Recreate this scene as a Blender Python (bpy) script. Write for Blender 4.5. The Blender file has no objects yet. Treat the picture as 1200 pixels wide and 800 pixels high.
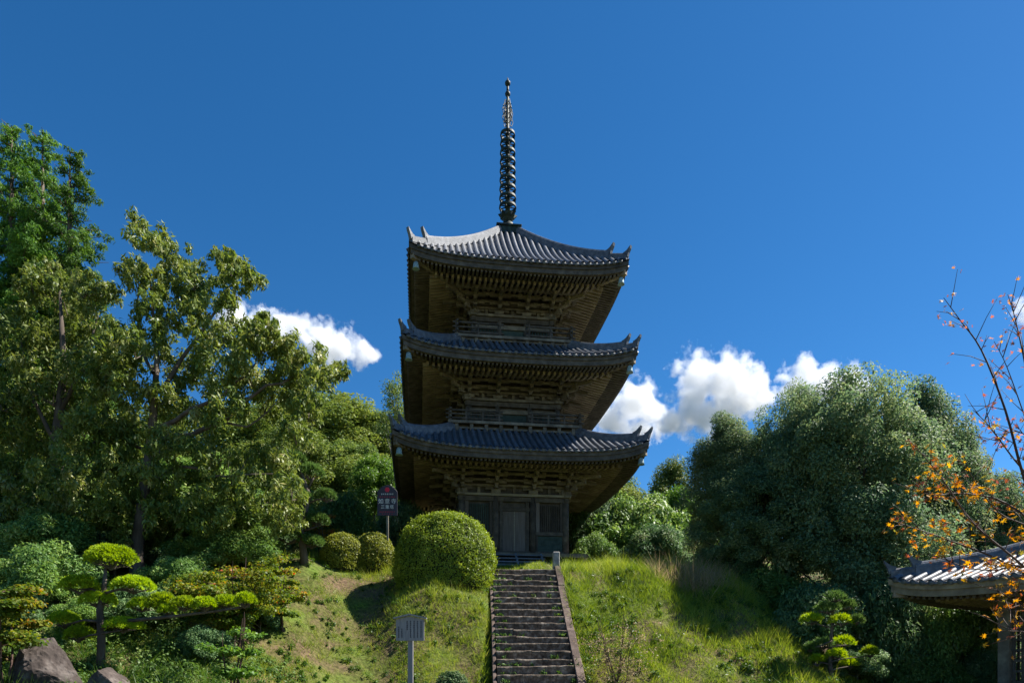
import bpy, math, random
import numpy as np
from mathutils import Vector, Matrix, noise as mnoise

# ------------------------------------------------------------------ camera, sky, sun, exposure
SC = bpy.context.scene
COL = SC.collection
FPX = 809.0                      # focal length in photograph pixels (1200 wide)
HORIZON = 787.0                  # level camera, lens shifted up: horizon near the foot of the frame
cam = bpy.data.cameras.new('camera')
cam.sensor_width = 36.0
cam.lens = 36.0 * FPX / 1200.0
cam.shift_y = (HORIZON - 400.0) / 1200.0
cam.clip_start = 0.1
cam.clip_end = 8000.0
cam_ob = bpy.data.objects.new('camera', cam)
cam_ob.location = (0, 0, 0)
cam_ob.rotation_euler = (math.radians(90), 0, 0)
COL.objects.link(cam_ob)
SC.camera = cam_ob

SUN_EL = math.radians(51)
SUN_AZ = math.radians(75)        # clockwise from the view direction (+Y) towards +X
sun_dir = Vector((math.sin(SUN_AZ) * math.cos(SUN_EL), math.cos(SUN_AZ) * math.cos(SUN_EL), math.sin(SUN_EL)))
W = bpy.data.worlds.new('World')
SC.world = W
W.use_nodes = True
wn = W.node_tree.nodes
wl = W.node_tree.links
sky = wn.new('ShaderNodeTexSky')
sky.sky_type = 'NISHITA'
sky.sun_disc = False
sky.sun_elevation = SUN_EL
sky.sun_rotation = SUN_AZ
sky.altitude = 1200
sky.air_density = 0.85
sky.dust_density = 0.25
sky.ozone_density = 5.0
hsv = wn.new('ShaderNodeHueSaturation')
hsv.inputs['Saturation'].default_value = 1.25
hsv.inputs['Hue'].default_value = 0.497
bg = wn['Background']
bg.inputs['Strength'].default_value = 0.050
wl.new(sky.outputs[0], hsv.inputs['Color'])
wl.new(hsv.outputs[0], bg.inputs['Color'])
sun = bpy.data.lights.new('sun', 'SUN')
sun.energy = 3.7
sun.angle = math.radians(0.53)
sun.color = (1.0, 0.95, 0.86)
sun_ob = bpy.data.objects.new('sun', sun)
sun_ob.rotation_euler = sun_dir.to_track_quat('Z', 'Y').to_euler()
sun_ob.location = (40, 20, 60)
COL.objects.link(sun_ob)
SC.view_settings.view_transform = 'Standard'
SC.view_settings.look = 'None'
SC.view_settings.exposure = 1.70
SC.view_settings.gamma = 1.0
SC.view_settings.use_curve_mapping = False
SC.cycles.use_denoising = True
SC.cycles.max_bounces = 12
SC.cycles.diffuse_bounces = 6
SC.cycles.transmission_bounces = 6
SC.cycles.transparent_max_bounces = 8
SC.cycles.volume_bounces = 6

# ------------------------------------------------------------------ helpers
R = np.random.default_rng(7)
rnd = random.Random(11)


def at(px, py, Y):
    """a point of the place from its bearing and its distance"""
    return Vector(((px - 600.0) / FPX * Y, Y, (HORIZON - py) / FPX * Y))


def tag(o, label=None, cat=None, group=None, kind=None):
    if label: o['label'] = label
    if cat: o['category'] = cat
    if group: o['group'] = group
    if kind: o['kind'] = kind
    return o


def empty(name, loc=(0, 0, 0), rz=0.0):
    o = bpy.data.objects.new(name, None)
    o.empty_display_size = 0.2
    o.location = loc
    o.rotation_euler = (0, 0, rz)
    COL.objects.link(o)
    return o


def link(name, me, mat, parent=None, smooth=False):
    if mat is not None and not me.materials:
        me.materials.append(mat)
    if smooth:
        me.polygons.foreach_set('use_smooth', np.ones(len(me.polygons), dtype=bool))
    o = bpy.data.objects.new(name, me)
    COL.objects.link(o)
    if parent is not None:
        o.parent = parent
    return o


def copy_tree(o, parent=None):
    c = o.copy()
    COL.objects.link(c)
    c.parent = parent
    for ch in o.children:
        copy_tree(ch, c)
    return c


def np_mesh(name, V, F, tint=None):
    """mesh from numpy arrays; F is (M,3) or (M,4)"""
    me = bpy.data.meshes.new(name)
    V = np.ascontiguousarray(V, dtype=np.float32)
    F = np.ascontiguousarray(F, dtype=np.int32)
    k = F.shape[1]
    me.vertices.add(len(V))
    me.vertices.foreach_set('co', V.ravel())
    me.loops.add(F.size)
    me.loops.foreach_set('vertex_index', F.ravel())
    me.polygons.add(len(F))
    me.polygons.foreach_set('loop_start', np.arange(0, F.size, k, dtype=np.int32))
    me.polygons.foreach_set('loop_total', np.full(len(F), k, dtype=np.int32))
    if tint is not None:
        a = me.attributes.new('tint', 'FLOAT', 'FACE')
        a.data.foreach_set('value', np.ascontiguousarray(tint, dtype=np.float32))
    me.update(calc_edges=True)
    return me


class MB:
    """collects simple solids into one mesh"""
    def __init__(s):
        s.v, s.f = [], []

    def add(s, vs, fs):
        n = len(s.v)
        s.v += [tuple(p) for p in vs]
        s.f += [tuple(i + n for i in f) for f in fs]
        return s

    def box(s, x0, x1, y0, y1, z0, z1):
        vs = [(x, y, z) for z in (z0, z1) for y in (y0, y1) for x in (x0, x1)]
        return s.add(vs, [(0, 2, 3, 1), (4, 5, 7, 6), (0, 1, 5, 4), (2, 6, 7, 3), (0, 4, 6, 2), (1, 3, 7, 5)])

    def beam(s, p0, p1, w, h, up=(0, 0, 1)):
        p0, p1 = Vector(p0), Vector(p1)
        d = (p1 - p0).normalized()
        sd = d.cross(Vector(up))
        if sd.length < 1e-4: sd = d.cross(Vector((1, 0, 0)))
        sd.normalize()
        u = sd.cross(d)
        vs = []
        for p in (p0, p1):
            for a, b in ((-1, -1), (1, -1), (1, 1), (-1, 1)):
                vs.append(p + sd * (a * w / 2) + u * (b * h / 2))
        return s.add(vs, [(0, 1, 2, 3), (7, 6, 5, 4), (0, 4, 5, 1), (1, 5, 6, 2), (2, 6, 7, 3), (3, 7, 4, 0)])

    def tube(s, pts, rad, n=8, cap=True):
        pts = [Vector(p) for p in pts]
        if not hasattr(rad, '__len__'): rad = [rad] * len(pts)
        rings = []
        ref = Vector((0.123, 0.97, 0.2)).normalized()
        for i, p in enumerate(pts):
            d = (pts[min(i + 1, len(pts) - 1)] - pts[max(i - 1, 0)])
            if d.length < 1e-6: d = Vector((0, 0, 1))
            d.normalize()
            a = d.cross(ref)
            if a.length < 1e-3: a = d.cross(Vector((1, 0, 0)))
            a.normalize()
            b = d.cross(a)
            rings.append([p + (a * math.cos(t) + b * math.sin(t)) * rad[i] for t in [2 * math.pi * k / n for k in range(n)]])
        vs = [v for r in rings for v in r]
        fs = []
        for i in range(len(pts) - 1):
            for k in range(n):
                k2 = (k + 1) % n
                fs.append((i * n + k, i * n + k2, (i + 1) * n + k2, (i + 1) * n + k))
        if cap:
            fs.append(tuple(range(n - 1, -1, -1)))
            fs.append(tuple(range((len(pts) - 1) * n, len(pts) * n)))
        return s.add(vs, fs)

    def lathe(s, prof, n=20, c=(0, 0)):
        vs, fs = [], []
        for r, z in prof:
            for k in range(n):
                t = 2 * math.pi * k / n
                vs.append((c[0] + r * math.cos(t), c[1] + r * math.sin(t), z))
        for i in range(len(prof) - 1):
            for k in range(n):
                k2 = (k + 1) % n
                fs.append((i * n + k, i * n + k2, (i + 1) * n + k2, (i + 1) * n + k))
        fs.append(tuple(range(n - 1, -1, -1)))
        fs.append(tuple(range((len(prof) - 1) * n, len(prof) * n)))
        return s.add(vs, fs)

    def prism(s, outline, axis_from, axis_to):
        """extrude a planar outline (list of 3D points) by a vector"""
        n = len(outline)
        off = Vector(axis_to) - Vector(axis_from)
        vs = [Vector(p) for p in outline] + [Vector(p) + off for p in outline]
        fs = [tuple(range(n)), tuple(range(2 * n - 1, n - 1, -1))]
        for i in range(n):
            j = (i + 1) % n
            fs.append((j, i, i + n, j + n))
        return s.add(vs, fs)

    def grid(s, rows):
        n = len(rows[0])
        vs = [p for r in rows for p in r]
        fs = []
        for i in range(len(rows) - 1):
            for k in range(n - 1):
                fs.append((i * n + k, i * n + k + 1, (i + 1) * n + k + 1, (i + 1) * n + k))
        return s.add(vs, fs)

    def xf(s, M, start=0):
        for i in range(start, len(s.v)):
            s.v[i] = tuple(M @ Vector(s.v[i]))
        return s

    def mesh(s, name):
        me = bpy.data.meshes.new(name)
        me.from_pydata(s.v, [], s.f)
        me.update()
        return me

    def build(s, name, mat, parent=None, smooth=False, bevel=0.0, kind=None):
        o = link(name, s.mesh(name), mat, parent, smooth)
        if bevel:
            m = o.modifiers.new('bevel', 'BEVEL')
            m.width = bevel
            m.segments = 1
            m.limit_method = 'ANGLE'
        if kind: o['kind'] = kind
        return o


# ------------------------------------------------------------------ materials
def new_mat(name):
    m = bpy.data.materials.new(name)
    m.use_nodes = True
    nt = m.node_tree
    return m, nt.nodes, nt.links, nt.nodes['Principled BSDF']


def ramp(nodes, cols, pos=None):
    r = nodes.new('ShaderNodeValToRGB')
    pos = pos or [i / (len(cols) - 1) for i in range(len(cols))]
    while len(r.color_ramp.elements) < len(cols): r.color_ramp.elements.new(0.5)
    for e, c, p in zip(r.color_ramp.elements, cols, pos):
        e.position = p
        e.color = (*c, 1)
    return r


def noisy_mat(name, cols, pos=None, scale=4.0, stretch=(1, 1, 1), rough=0.8, spec=0.3, bump=0.3, detail=6, bscale=None, coord='Object', metallic=0.0):
    m, n, l, b = new_mat(name)
    tc = n.new('ShaderNodeTexCoord')
    mp = n.new('ShaderNodeMapping')
    mp.inputs['Scale'].default_value = stretch
    nz = n.new('ShaderNodeTexNoise')
    nz.inputs['Scale'].default_value = scale
    nz.inputs['Detail'].default_value = detail
    nz.inputs['Roughness'].default_value = 0.65
    l.new(tc.outputs[coord], mp.inputs['Vector'])
    l.new(mp.outputs[0], nz.inputs['Vector'])
    r = ramp(n, cols, pos or [0.25 + 0.5 * i / (len(cols) - 1) for i in range(len(cols))])
    l.new(nz.outputs['Fac'], r.inputs[0])
    oi = n.new('ShaderNodeObjectInfo')
    mx = n.new('ShaderNodeHueSaturation')
    mr = n.new('ShaderNodeMapRange')
    mr.inputs['To Min'].default_value = 0.78
    mr.inputs['To Max'].default_value = 1.22
    l.new(oi.outputs['Random'], mr.inputs['Value'])
    l.new(mr.outputs[0], mx.inputs['Value'])
    l.new(r.outputs[0], mx.inputs['Color'])
    l.new(mx.outputs[0], b.inputs['Base Color'])
    b.inputs['Roughness'].default_value = rough
    b.inputs['Specular IOR Level'].default_value = spec
    b.inputs['Metallic'].default_value = metallic
    if bump:
        n2 = n.new('ShaderNodeTexNoise')
        n2.inputs['Scale'].default_value = bscale or scale * 3
        n2.inputs['Detail'].default_value = 8
        l.new(mp.outputs[0], n2.inputs['Vector'])
        bp = n.new('ShaderNodeBump')
        bp.inputs['Strength'].default_value = bump
        bp.inputs['Distance'].default_value = 0.02
        l.new(n2.outputs['Fac'], bp.inputs['Height'])
        l.new(bp.outputs[0], b.inputs['Normal'])
    return m


def leaf_mat(name, cols, pos=None, trans=0.35, rough=0.55, spec=0.25, var=0.25, patch=0.6):
    """leaves: colour by the leaf's own tint plus slow drift through the crown; light also passes through"""
    m, n, l, b = new_mat(name)
    at_ = n.new('ShaderNodeAttribute')
    at_.attribute_name = 'tint'
    geo = n.new('ShaderNodeNewGeometry')
    nz = n.new('ShaderNodeTexNoise')
    nz.inputs['Scale'].default_value = patch
    nz.inputs['Detail'].default_value = 3
    l.new(geo.outputs['Position'], nz.inputs['Vector'])
    ad = n.new('ShaderNodeMath')
    ad.operation = 'MULTIPLY_ADD'
    ad.inputs[1].default_value = 0.7
    ad.inputs[2].default_value = -0.35
    l.new(nz.outputs['Fac'], ad.inputs[0])
    sm = n.new('ShaderNodeMath')
    sm.operation = 'ADD'
    l.new(ad.outputs[0], sm.inputs[0])
    l.new(at_.outputs['Fac'], sm.inputs[1])
    r = ramp(n, cols, pos)
    l.new(sm.outputs[0], r.inputs[0])
    oi = n.new('ShaderNodeObjectInfo')
    hs = n.new('ShaderNodeHueSaturation')
    mr = n.new('ShaderNodeMapRange')
    mr.inputs['To Min'].default_value = 1 - var
    mr.inputs['To Max'].default_value = 1 + var
    l.new(oi.outputs['Random'], mr.inputs['Value'])
    l.new(mr.outputs[0], hs.inputs['Value'])
    l.new(r.outputs[0], hs.inputs['Color'])
    l.new(hs.outputs[0], b.inputs['Base Color'])
    b.inputs['Roughness'].default_value = rough
    b.inputs['Specular IOR Level'].default_value = spec
    tr = n.new('ShaderNodeBsdfTranslucent')
    h2 = n.new('ShaderNodeHueSaturation')
    h2.inputs['Hue'].default_value = 0.485
    h2.inputs['Saturation'].default_value = 1.1
    h2.inputs['Value'].default_value = 1.5
    l.new(hs.outputs[0], h2.inputs['Color'])
    l.new(h2.outputs[0], tr.inputs['Color'])
    mx = n.new('ShaderNodeMixShader')
    mx.inputs[0].default_value = trans
    l.new(b.outputs[0], mx.inputs[1])
    l.new(tr.outputs[0], mx.inputs[2])
    l.new(mx.outputs[0], n['Material Output'].inputs['Surface'])
    return m


M = {}
M['wood'] = noisy_mat('old_dark_timber', [(.032, .028, .024), (.080, .068, .056), (.150, .128, .105)], scale=3.0, stretch=(1.3, 1.3, 1.3), rough=.8, bump=.4, bscale=14)
M['rafter'] = noisy_mat('rafter_timber', [(.10, .080, .058), (.205, .165, .118), (.32, .27, .20)], scale=2.2, rough=.8, bump=.3, bscale=14)
M['bracket'] = noisy_mat('bracket_timber', [(.065, .055, .044), (.155, .132, .102), (.29, .255, .195)], scale=2.6, rough=.82, bump=.3, bscale=14)
M['panel'] = noisy_mat('board_timber', [(.030, .026, .022), (.07, .06, .05), (.12, .105, .09)], scale=2.4, stretch=(9, 9, .6), rough=.82, bump=.5, bscale=7)
M['door'] = noisy_mat('door_timber', [(.075, .062, .055), (.14, .118, .105), (.20, .175, .16)], scale=2.4, stretch=(10, 10, .5), rough=.82, bump=.5, bscale=7)
M['trim'] = noisy_mat('weathered_trim', [(.13, .115, .09), (.24, .215, .17), (.32, .29, .23)], scale=3, stretch=(.6, 5, 5), rough=.85, bump=.3)
M['lattice'] = noisy_mat('green_lattice', [(.02, .032, .028), (.045, .07, .06), (.07, .10, .085)], scale=4, rough=.8, bump=.2)
M['steptimber'] = noisy_mat('grey_step_timber', [(.07, .075, .085), (.15, .16, .18), (.25, .26, .28)], scale=3, stretch=(.7, 6, 6), rough=.75, bump=.4)
M['tile'] = noisy_mat('smoked_clay_tile', [(.045, .050, .060), (.10, .108, .125), (.19, .20, .225)], pos=[.28, .5, .74], scale=5, rough=.5, spec=.35, bump=.25, bscale=25)
M['pan'] = noisy_mat('flat_pan_tile', [(.035, .038, .045), (.07, .075, .085), (.12, .125, .135)], scale=6, rough=.45, spec=.5, bump=.3, bscale=25)
M['bronze'] = noisy_mat('verdigris_bronze', [(.007, .011, .009), (.016, .027, .022), (.045, .085, .07)], pos=[.3, .52, .75], scale=5, rough=.6, spec=.3, bump=.2, metallic=.0)
M['patina'] = noisy_mat('pale_patina_bronze', [(.16, .25, .27), (.28, .38, .40)], scale=8, rough=.6, bump=.1)
M['stone'] = noisy_mat('lichened_step_stone', [(.040, .029, .021), (.105, .079, .058), (.26, .22, .18)], pos=[.34, .5, .68], scale=7, rough=.9, bump=.9, bscale=16, detail=9)
M['curb'] = noisy_mat('red_brown_kerb_stone', [(.045, .031, .025), (.10, .070, .057), (.18, .14, .12)], scale=4, rough=.9, bump=.6, bscale=18)
M['greystone'] = noisy_mat('grey_post_stone', [(.10, .095, .09), (.24, .23, .22), (.38, .37, .35)], scale=6, rough=.9, bump=.5)
M['rock'] = noisy_mat('garden_rock', [(.022, .017, .014), (.062, .048, .042), (.17, .145, .13)], scale=3.4, rough=.92, bump=.9, bscale=9)
M['bark'] = noisy_mat('tree_bark', [(.035, .027, .02), (.09, .07, .055), (.18, .15, .12)], scale=5, stretch=(1, 1, .25), rough=.92, bump=.9, bscale=12)
M['palebark'] = noisy_mat('pale_bark', [(.08, .07, .055), (.18, .155, .125), (.34, .31, .26)], scale=5, stretch=(1, 1, .4), rough=.9, bump=.7, bscale=12)
M['twig'] = noisy_mat('red_brown_twig', [(.04, .022, .018), (.10, .055, .04)], scale=9, rough=.7, bump=.2)
M['signgrey'] = noisy_mat('grey_weathered_board', [(.15, .142, .155), (.205, .195, .21), (.26, .25, .265)], scale=3, stretch=(7, 7, .8), rough=.8, bump=.3)
M['signnavy'] = noisy_mat('dark_purple_board', [(.030, .026, .045), (.045, .038, .062)], scale=3, rough=.55, spec=.4, bump=.05)
M['ink'] = noisy_mat('black_ink', [(.012, .012, .022), (.03, .03, .045)], scale=5, rough=.8, bump=0)
M['whitepaint'] = noisy_mat('white_paint', [(.66, .66, .70), (.78, .78, .80)], scale=5, rough=.7, bump=0)
M['redpaint'] = noisy_mat('red_paint', [(.50, .02, .05), (.62, .035, .07)], scale=5, rough=.7, bump=0)
M['redline'] = noisy_mat('faded_red_paint', [(.42, .03, .06), (.50, .045, .08)], scale=5, rough=.7, bump=0)

G = (.08, .13, .03)
M['oak'] = leaf_mat('oak_leaf', [(.075, .130, .026), (.145, .205, .038), (.225, .265, .065), (.42, .41, .19)], [.05, .4, .75, 1.0], trans=.35, rough=.48, spec=.32)
M['conifer'] = leaf_mat('conifer_spray', [(.040, .105, .018), (.088, .190, .030), (.16, .28, .05)], trans=.30, rough=.6, spec=.2)
M['forest'] = leaf_mat('forest_leaf', [(.05, .095, .026), (.105, .165, .036), (.185, .24, .05), (.26, .28, .075)], trans=.30, rough=.6, spec=.22)
M['evergreen'] = leaf_mat('evergreen_leaf', [(.060, .118, .064), (.118, .195, .094), (.205, .27, .112), (.33, .35, .18)], trans=.40, rough=.6, spec=.22, var=.15)
M['lightleaf'] = leaf_mat('light_green_leaf', [(.045, .11, .018), (.10, .205, .03), (.19, .31, .05)], trans=.4, rough=.45)
M['shrub'] = leaf_mat('shrub_leaf', [(.045, .105, .044), (.098, .180, .068), (.18, .255, .10), (.34, .36, .23)], [0, .45, .85, 1.15], trans=.3, rough=.6, spec=.22)
M['azalea'] = leaf_mat('clipped_azalea_leaf', [(.12, .20, .02), (.23, .32, .035), (.34, .43, .06)], trans=.35, rough=.45, patch=2.5)
M['azalea2'] = leaf_mat('yellowish_azalea_leaf', [(.13, .165, .022), (.22, .25, .036), (.32, .335, .065)], trans=.35, rough=.45, patch=2.5)
M['pine'] = leaf_mat('bright_pine_needles', [(.14, .23, .012), (.27, .39, .02), (.40, .50, .04)], trans=.35, rough=.5, spec=.2, patch=3)
M['pine2'] = leaf_mat('dull_pine_needles', [(.045, .10, .028), (.085, .16, .04), (.16, .25, .07)], trans=.3, rough=.5, spec=.2, patch=2)
M['maplegreen'] = leaf_mat('turning_maple_leaf', [(.05, .10, .012), (.11, .17, .02), (.22, .22, .03), (.36, .16, .03), (.42, .10, .03)], [0, .4, .72, .95, 1.15], trans=.45, rough=.5, patch=1.1)
M['mapleorange'] = leaf_mat('orange_maple_leaf', [(.16, .19, .035), (.50, .34, .05), (.50, .25, .035), (.34, .12, .04), (.17, .07, .045)], [0, .22, .5, .78, 1.0], trans=.5, rough=.5, patch=1.5)
M['grass'] = leaf_mat('lush_grass', [(.085, .145, .018), (.18, .255, .030), (.29, .335, .055), (.42, .38, .14)], [0, .4, .8, 1.15], trans=.4, rough=.5, spec=.25, patch=.9)
M['drygrass'] = leaf_mat('dry_seed_grass', [(.15, .15, .06), (.27, .21, .12), (.36, .28, .19)], trans=.4, rough=.6, patch=1.5)
M['weed'] = leaf_mat('weed_leaf', [(.035, .09, .015), (.07, .15, .02), (.14, .22, .035)], trans=.4, rough=.45, patch=1.2)
M['under'] = leaf_mat('understory_leaf', [(.060, .128, .032), (.125, .222, .048), (.215, .305, .08), (.40, .42, .19)], [.05, .42, .8, 1.05], trans=.35, rough=.5, spec=.3)
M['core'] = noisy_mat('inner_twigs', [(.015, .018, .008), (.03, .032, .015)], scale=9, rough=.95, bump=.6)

# ground: soil, moss and thin turf mixed by noise
gm, gn, gl, gb = new_mat('hillside_turf')
tc = gn.new('ShaderNodeNewGeometry')
n1 = gn.new('ShaderNodeTexNoise'); n1.inputs['Scale'].default_value = 0.55; n1.inputs['Detail'].default_value = 7; n1.inputs['Roughness'].default_value = .62
n2 = gn.new('ShaderNodeTexNoise'); n2.inputs['Scale'].default_value = 9.0; n2.inputs['Detail'].default_value = 7
gl.new(tc.outputs['Position'], n1.inputs['Vector']); gl.new(tc.outputs['Position'], n2.inputs['Vector'])
r1 = ramp(gn, [(.14, .095, .06), (.10, .105, .03), (.10, .15, .025)], [.40, .52, .64])
r2 = ramp(gn, [(.45, .45, .45), (1.25, 1.25, 1.2)], [.3, .7])
mxg = gn.new('ShaderNodeMix'); mxg.data_type = 'RGBA'; mxg.blend_type = 'MULTIPLY'; mxg.inputs[0].default_value = 1.0
gl.new(n1.outputs['Fac'], r1.inputs[0]); gl.new(n2.outputs['Fac'], r2.inputs[0])
gl.new(r1.outputs[0], mxg.inputs[6]); gl.new(r2.outputs[0], mxg.inputs[7])
gl.new(mxg.outputs[2], gb.inputs['Base Color'])
gb.inputs['Roughness'].default_value = .95
gb.inputs['Specular IOR Level'].default_value = .1
bp = gn.new('ShaderNodeBump'); bp.inputs['Strength'].default_value = .8; bp.inputs['Distance'].default_value = .06
gl.new(n2.outputs['Fac'], bp.inputs['Height']); gl.new(bp.outputs[0], gb.inputs['Normal'])
M['ground'] = gm

# ------------------------------------------------------------------ terrain
PS = np.array([(-60, -1.6), (10, -1.6), (14, -1.45), (17.5, -1.0), (19.0, -.50), (24.5, 3.50), (26, 3.85), (28, 4.25), (31, 4.42), (36, 4.5), (45, 5.5), (60, 11), (90, 20), (200, 34), (1200, 60)])
PL = np.array([(-60, -1.6), (8, -1.6), (13, -.7), (15, -.15), (18, 1.35), (23.5, 3.85), (28, 4.6), (36, 5.2), (45, 7), (60, 13), (90, 22), (200, 36), (1200, 60)])
PR = np.array([(-60, -1.6), (20, -1.6), (24, -.9), (30, .4), (36, 1.5), (45, 3.5), (60, 8), (90, 16), (200, 30), (1200, 60)])


def sstep(a, b, x):
    t = np.clip((x - a) / (b - a), 0, 1)
    return t * t * (3 - 2 * t)


STAIR_X0, STAIR_Y0 = 0.68, 19.15      # middle of the flight at its foot (z = -0.3) and its heading
STAIR_AZ = math.radians(3.1)
SW = 1.09                             # half width of the flight
RISE, RUN = 0.2295, 0.315


def stair_u(x, y):
    return (x - STAIR_X0) * math.cos(STAIR_AZ) + (y - STAIR_Y0) * math.sin(STAIR_AZ)


def stair_s(x, y):
    return -(x - STAIR_X0) * math.sin(STAIR_AZ) + (y - STAIR_Y0) * math.cos(STAIR_AZ)


def ground_z(x, y):
    x = np.asarray(x, dtype=float); y = np.asarray(y, dtype=float)
    yy = y + .25 * np.sin(x * .6 + 1) + .18 * np.sin(x * 1.7)
    c = np.interp(yy, PS[:, 0], PS[:, 1])
    l_ = np.interp(yy, PL[:, 0], PL[:, 1])
    r_ = np.interp(yy, PR[:, 0], PR[:, 1])
    tl = sstep(-3.5, -9, x) if False else sstep(3.5, 9, -x)
    tr = sstep(6.5, 13.5, x)
    z = c * (1 - tl - tr) + l_ * tl + r_ * tr
    b = .07 * np.sin(x * 2.1 + .7 * y) + .06 * np.sin(1.3 * y - 2.6 * x + 2) + .05 * np.sin(3.1 * x + 2.3 * y + 1)
    z = z + b * sstep(13, 17, y) * (1 - .8 * sstep(26, 28, y) * (np.abs(x) < 5))
    z = z + .90 * np.exp(-((x + 2.5) / 1.7) ** 2 - ((y - 22.3) / 1.15) ** 2)
    u, s = stair_u(x, y), stair_s(x, y)
    cor = (1 - sstep(SW + .02, SW + .35, np.abs(u))) * (s < 5.25) * (s > -3)
    return z - .55 * cor


xs = np.concatenate([np.linspace(-700, -60, 14), np.linspace(-55, -15, 33), np.arange(-14.6, 15, .28), np.linspace(16, 55, 33), np.linspace(60, 700, 14)])
ys = np.concatenate([np.linspace(-300, -10, 10), np.linspace(-5, 12, 20), np.arange(12.5, 32, .22), np.linspace(33, 90, 40), np.linspace(100, 900, 16)])
X, Y = np.meshgrid(xs, ys)
Z = ground_z(X, Y)
gv = np.stack([X, Y, Z], -1).reshape(-1, 3)
ii = np.arange(len(ys) - 1)[:, None] * len(xs) + np.arange(len(xs) - 1)[None, :]
gf = np.stack([ii, ii + 1, ii + 1 + len(xs), ii + len(xs)], -1).reshape(-1, 4)
ground = link('ground', np_mesh('ground', gv, gf), M['ground'], smooth=True)
tag(ground, 'grassy temple hillside with patches of bare brown soil', 'ground', kind='structure')


def gz(x, y): return float(ground_z(x, y))


# ------------------------------------------------------------------ the pagoda
PAG_Z = 4.42
pagoda = empty('pagoda', (-.2, 32.0, PAG_Z), math.radians(7.5))
tag(pagoda, 'dark timber three storey pagoda with grey tiled roofs and tall bronze spire', 'pagoda')


class RoofShape:
    def __init__(s, w0, z0, w1, z1, flare, a):
        s.w0, s.z0, s.w1, s.z1, s.fl, s.a = w0, z0, w1, z1, flare, a

    def w(s, t): return s.w0 + (s.w1 - s.w0) * t

    def flare(s, u, t):
        q = min(abs(u) / s.w(t), 1.0)
        return s.fl * (.25 * q ** 2 + .75 * q ** 5) * (1 - t) ** 2

    def pt(s, u, t, dz=0.0):
        h = s.z1 - s.z0
        return Vector((u, -s.w(t), s.z0 + h * (s.a * t + (1 - s.a) * t * t) + s.flare(u, t) + dz))

    def tmax(s, u):
        if abs(u) <= s.w1: return 1.0
        return (s.w0 - abs(u)) / (s.w0 - s.w1)


ROT4 = [Matrix.Rotation(k * math.pi / 2, 4, 'Z') for k in range(4)]


def tile_row_mesh(mb, rs, u, r=.078):
    tm = rs.tmax(u)
    n = max(3, int(9 * tm))
    rows = []
    ts = [-.012] + [tm * k / n for k in range(n + 1)]
    for t in ts:
        c = rs.pt(u, max(t, 0))
        if t < 0: c = c + Vector((0, -.05, -.035))
        t2 = min(max(t, 0) + .02, 1)
        tang = (rs.pt(u, t2) - rs.pt(u, t2 - .02)).normalized()
        nrm = Vector((1, 0, 0)).cross(tang).normalized()
        if nrm.z < 0: nrm = -nrm
        rows.append([c + Vector((1, 0, 0)) * (r * math.cos(a)) + nrm * (r * 1.05 * math.sin(a) + .012) for a in [math.pi * k / 6 for k in range(7)]])
    start = len(mb.v)
    mb.grid(rows)
    # round end tile at the eave
    c = rs.pt(u, 0) + Vector((0, -.055, -.035))
    k = len(mb.v)
    vs = [c + Vector((r * 1.08 * math.cos(a), 0, r * 1.08 * math.sin(a) + .01)) for a in [2 * math.pi * q / 10 for q in range(10)]]
    vs2 = [v + Vector((0, .05, 0)) for v in vs]
    mb.add(vs + vs2, [tuple(range(10))] + [((q + 1) % 10, q, q + 10, (q + 1) % 10 + 10) for q in range(10)])
    return start


def ridge_section(path, wid, hei):
    """a ridge of stacked tiles along a path"""
    mb = MB()
    n = len(path)
    prof = [(-.5, -.4), (-.5, .45), (-.36, .5), (-.36, .72), (-.2, .95), (0, 1.02), (.2, .95), (.36, .72), (.36, .5), (.5, .45), (.5, -.4)]
    rows = []
    for i, p in enumerate(path):
        d = path[min(i + 1, n - 1)] - path[max(i - 1, 0)]
        sd = d.cross(Vector((0, 0, 1))).normalized()
        rows.append([p + sd * (a * wid) + Vector((0, 0, b * hei)) for a, b in prof])
    mb.grid(rows)
    k = len(prof)
    mb.f.append(tuple(range(k - 1, -1, -1)))
    mb.f.append(tuple(range((n - 1) * k, n * k)))
    return mb


def end_ornament(p, d, s):
    """upswept ridge-end tile: p its foot, d outward horizontal direction, s its height"""
    mb = MB()
    sd = d.cross(Vector((0, 0, 1))).normalized()
    prof = [(-.35, 0), (.10, 0), (.22, .45), (.42, .82), (.50, 1.12), (.26, .92), (.02, .72), (-.22, .62), (-.42, .58)]
    out = [p + d * (a * s) + Vector((0, 0, b * s)) - sd * (.19 * s) for a, b in prof]
    mb.prism(out, -sd * 0, sd * (.38 * s))
    return mb


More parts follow.
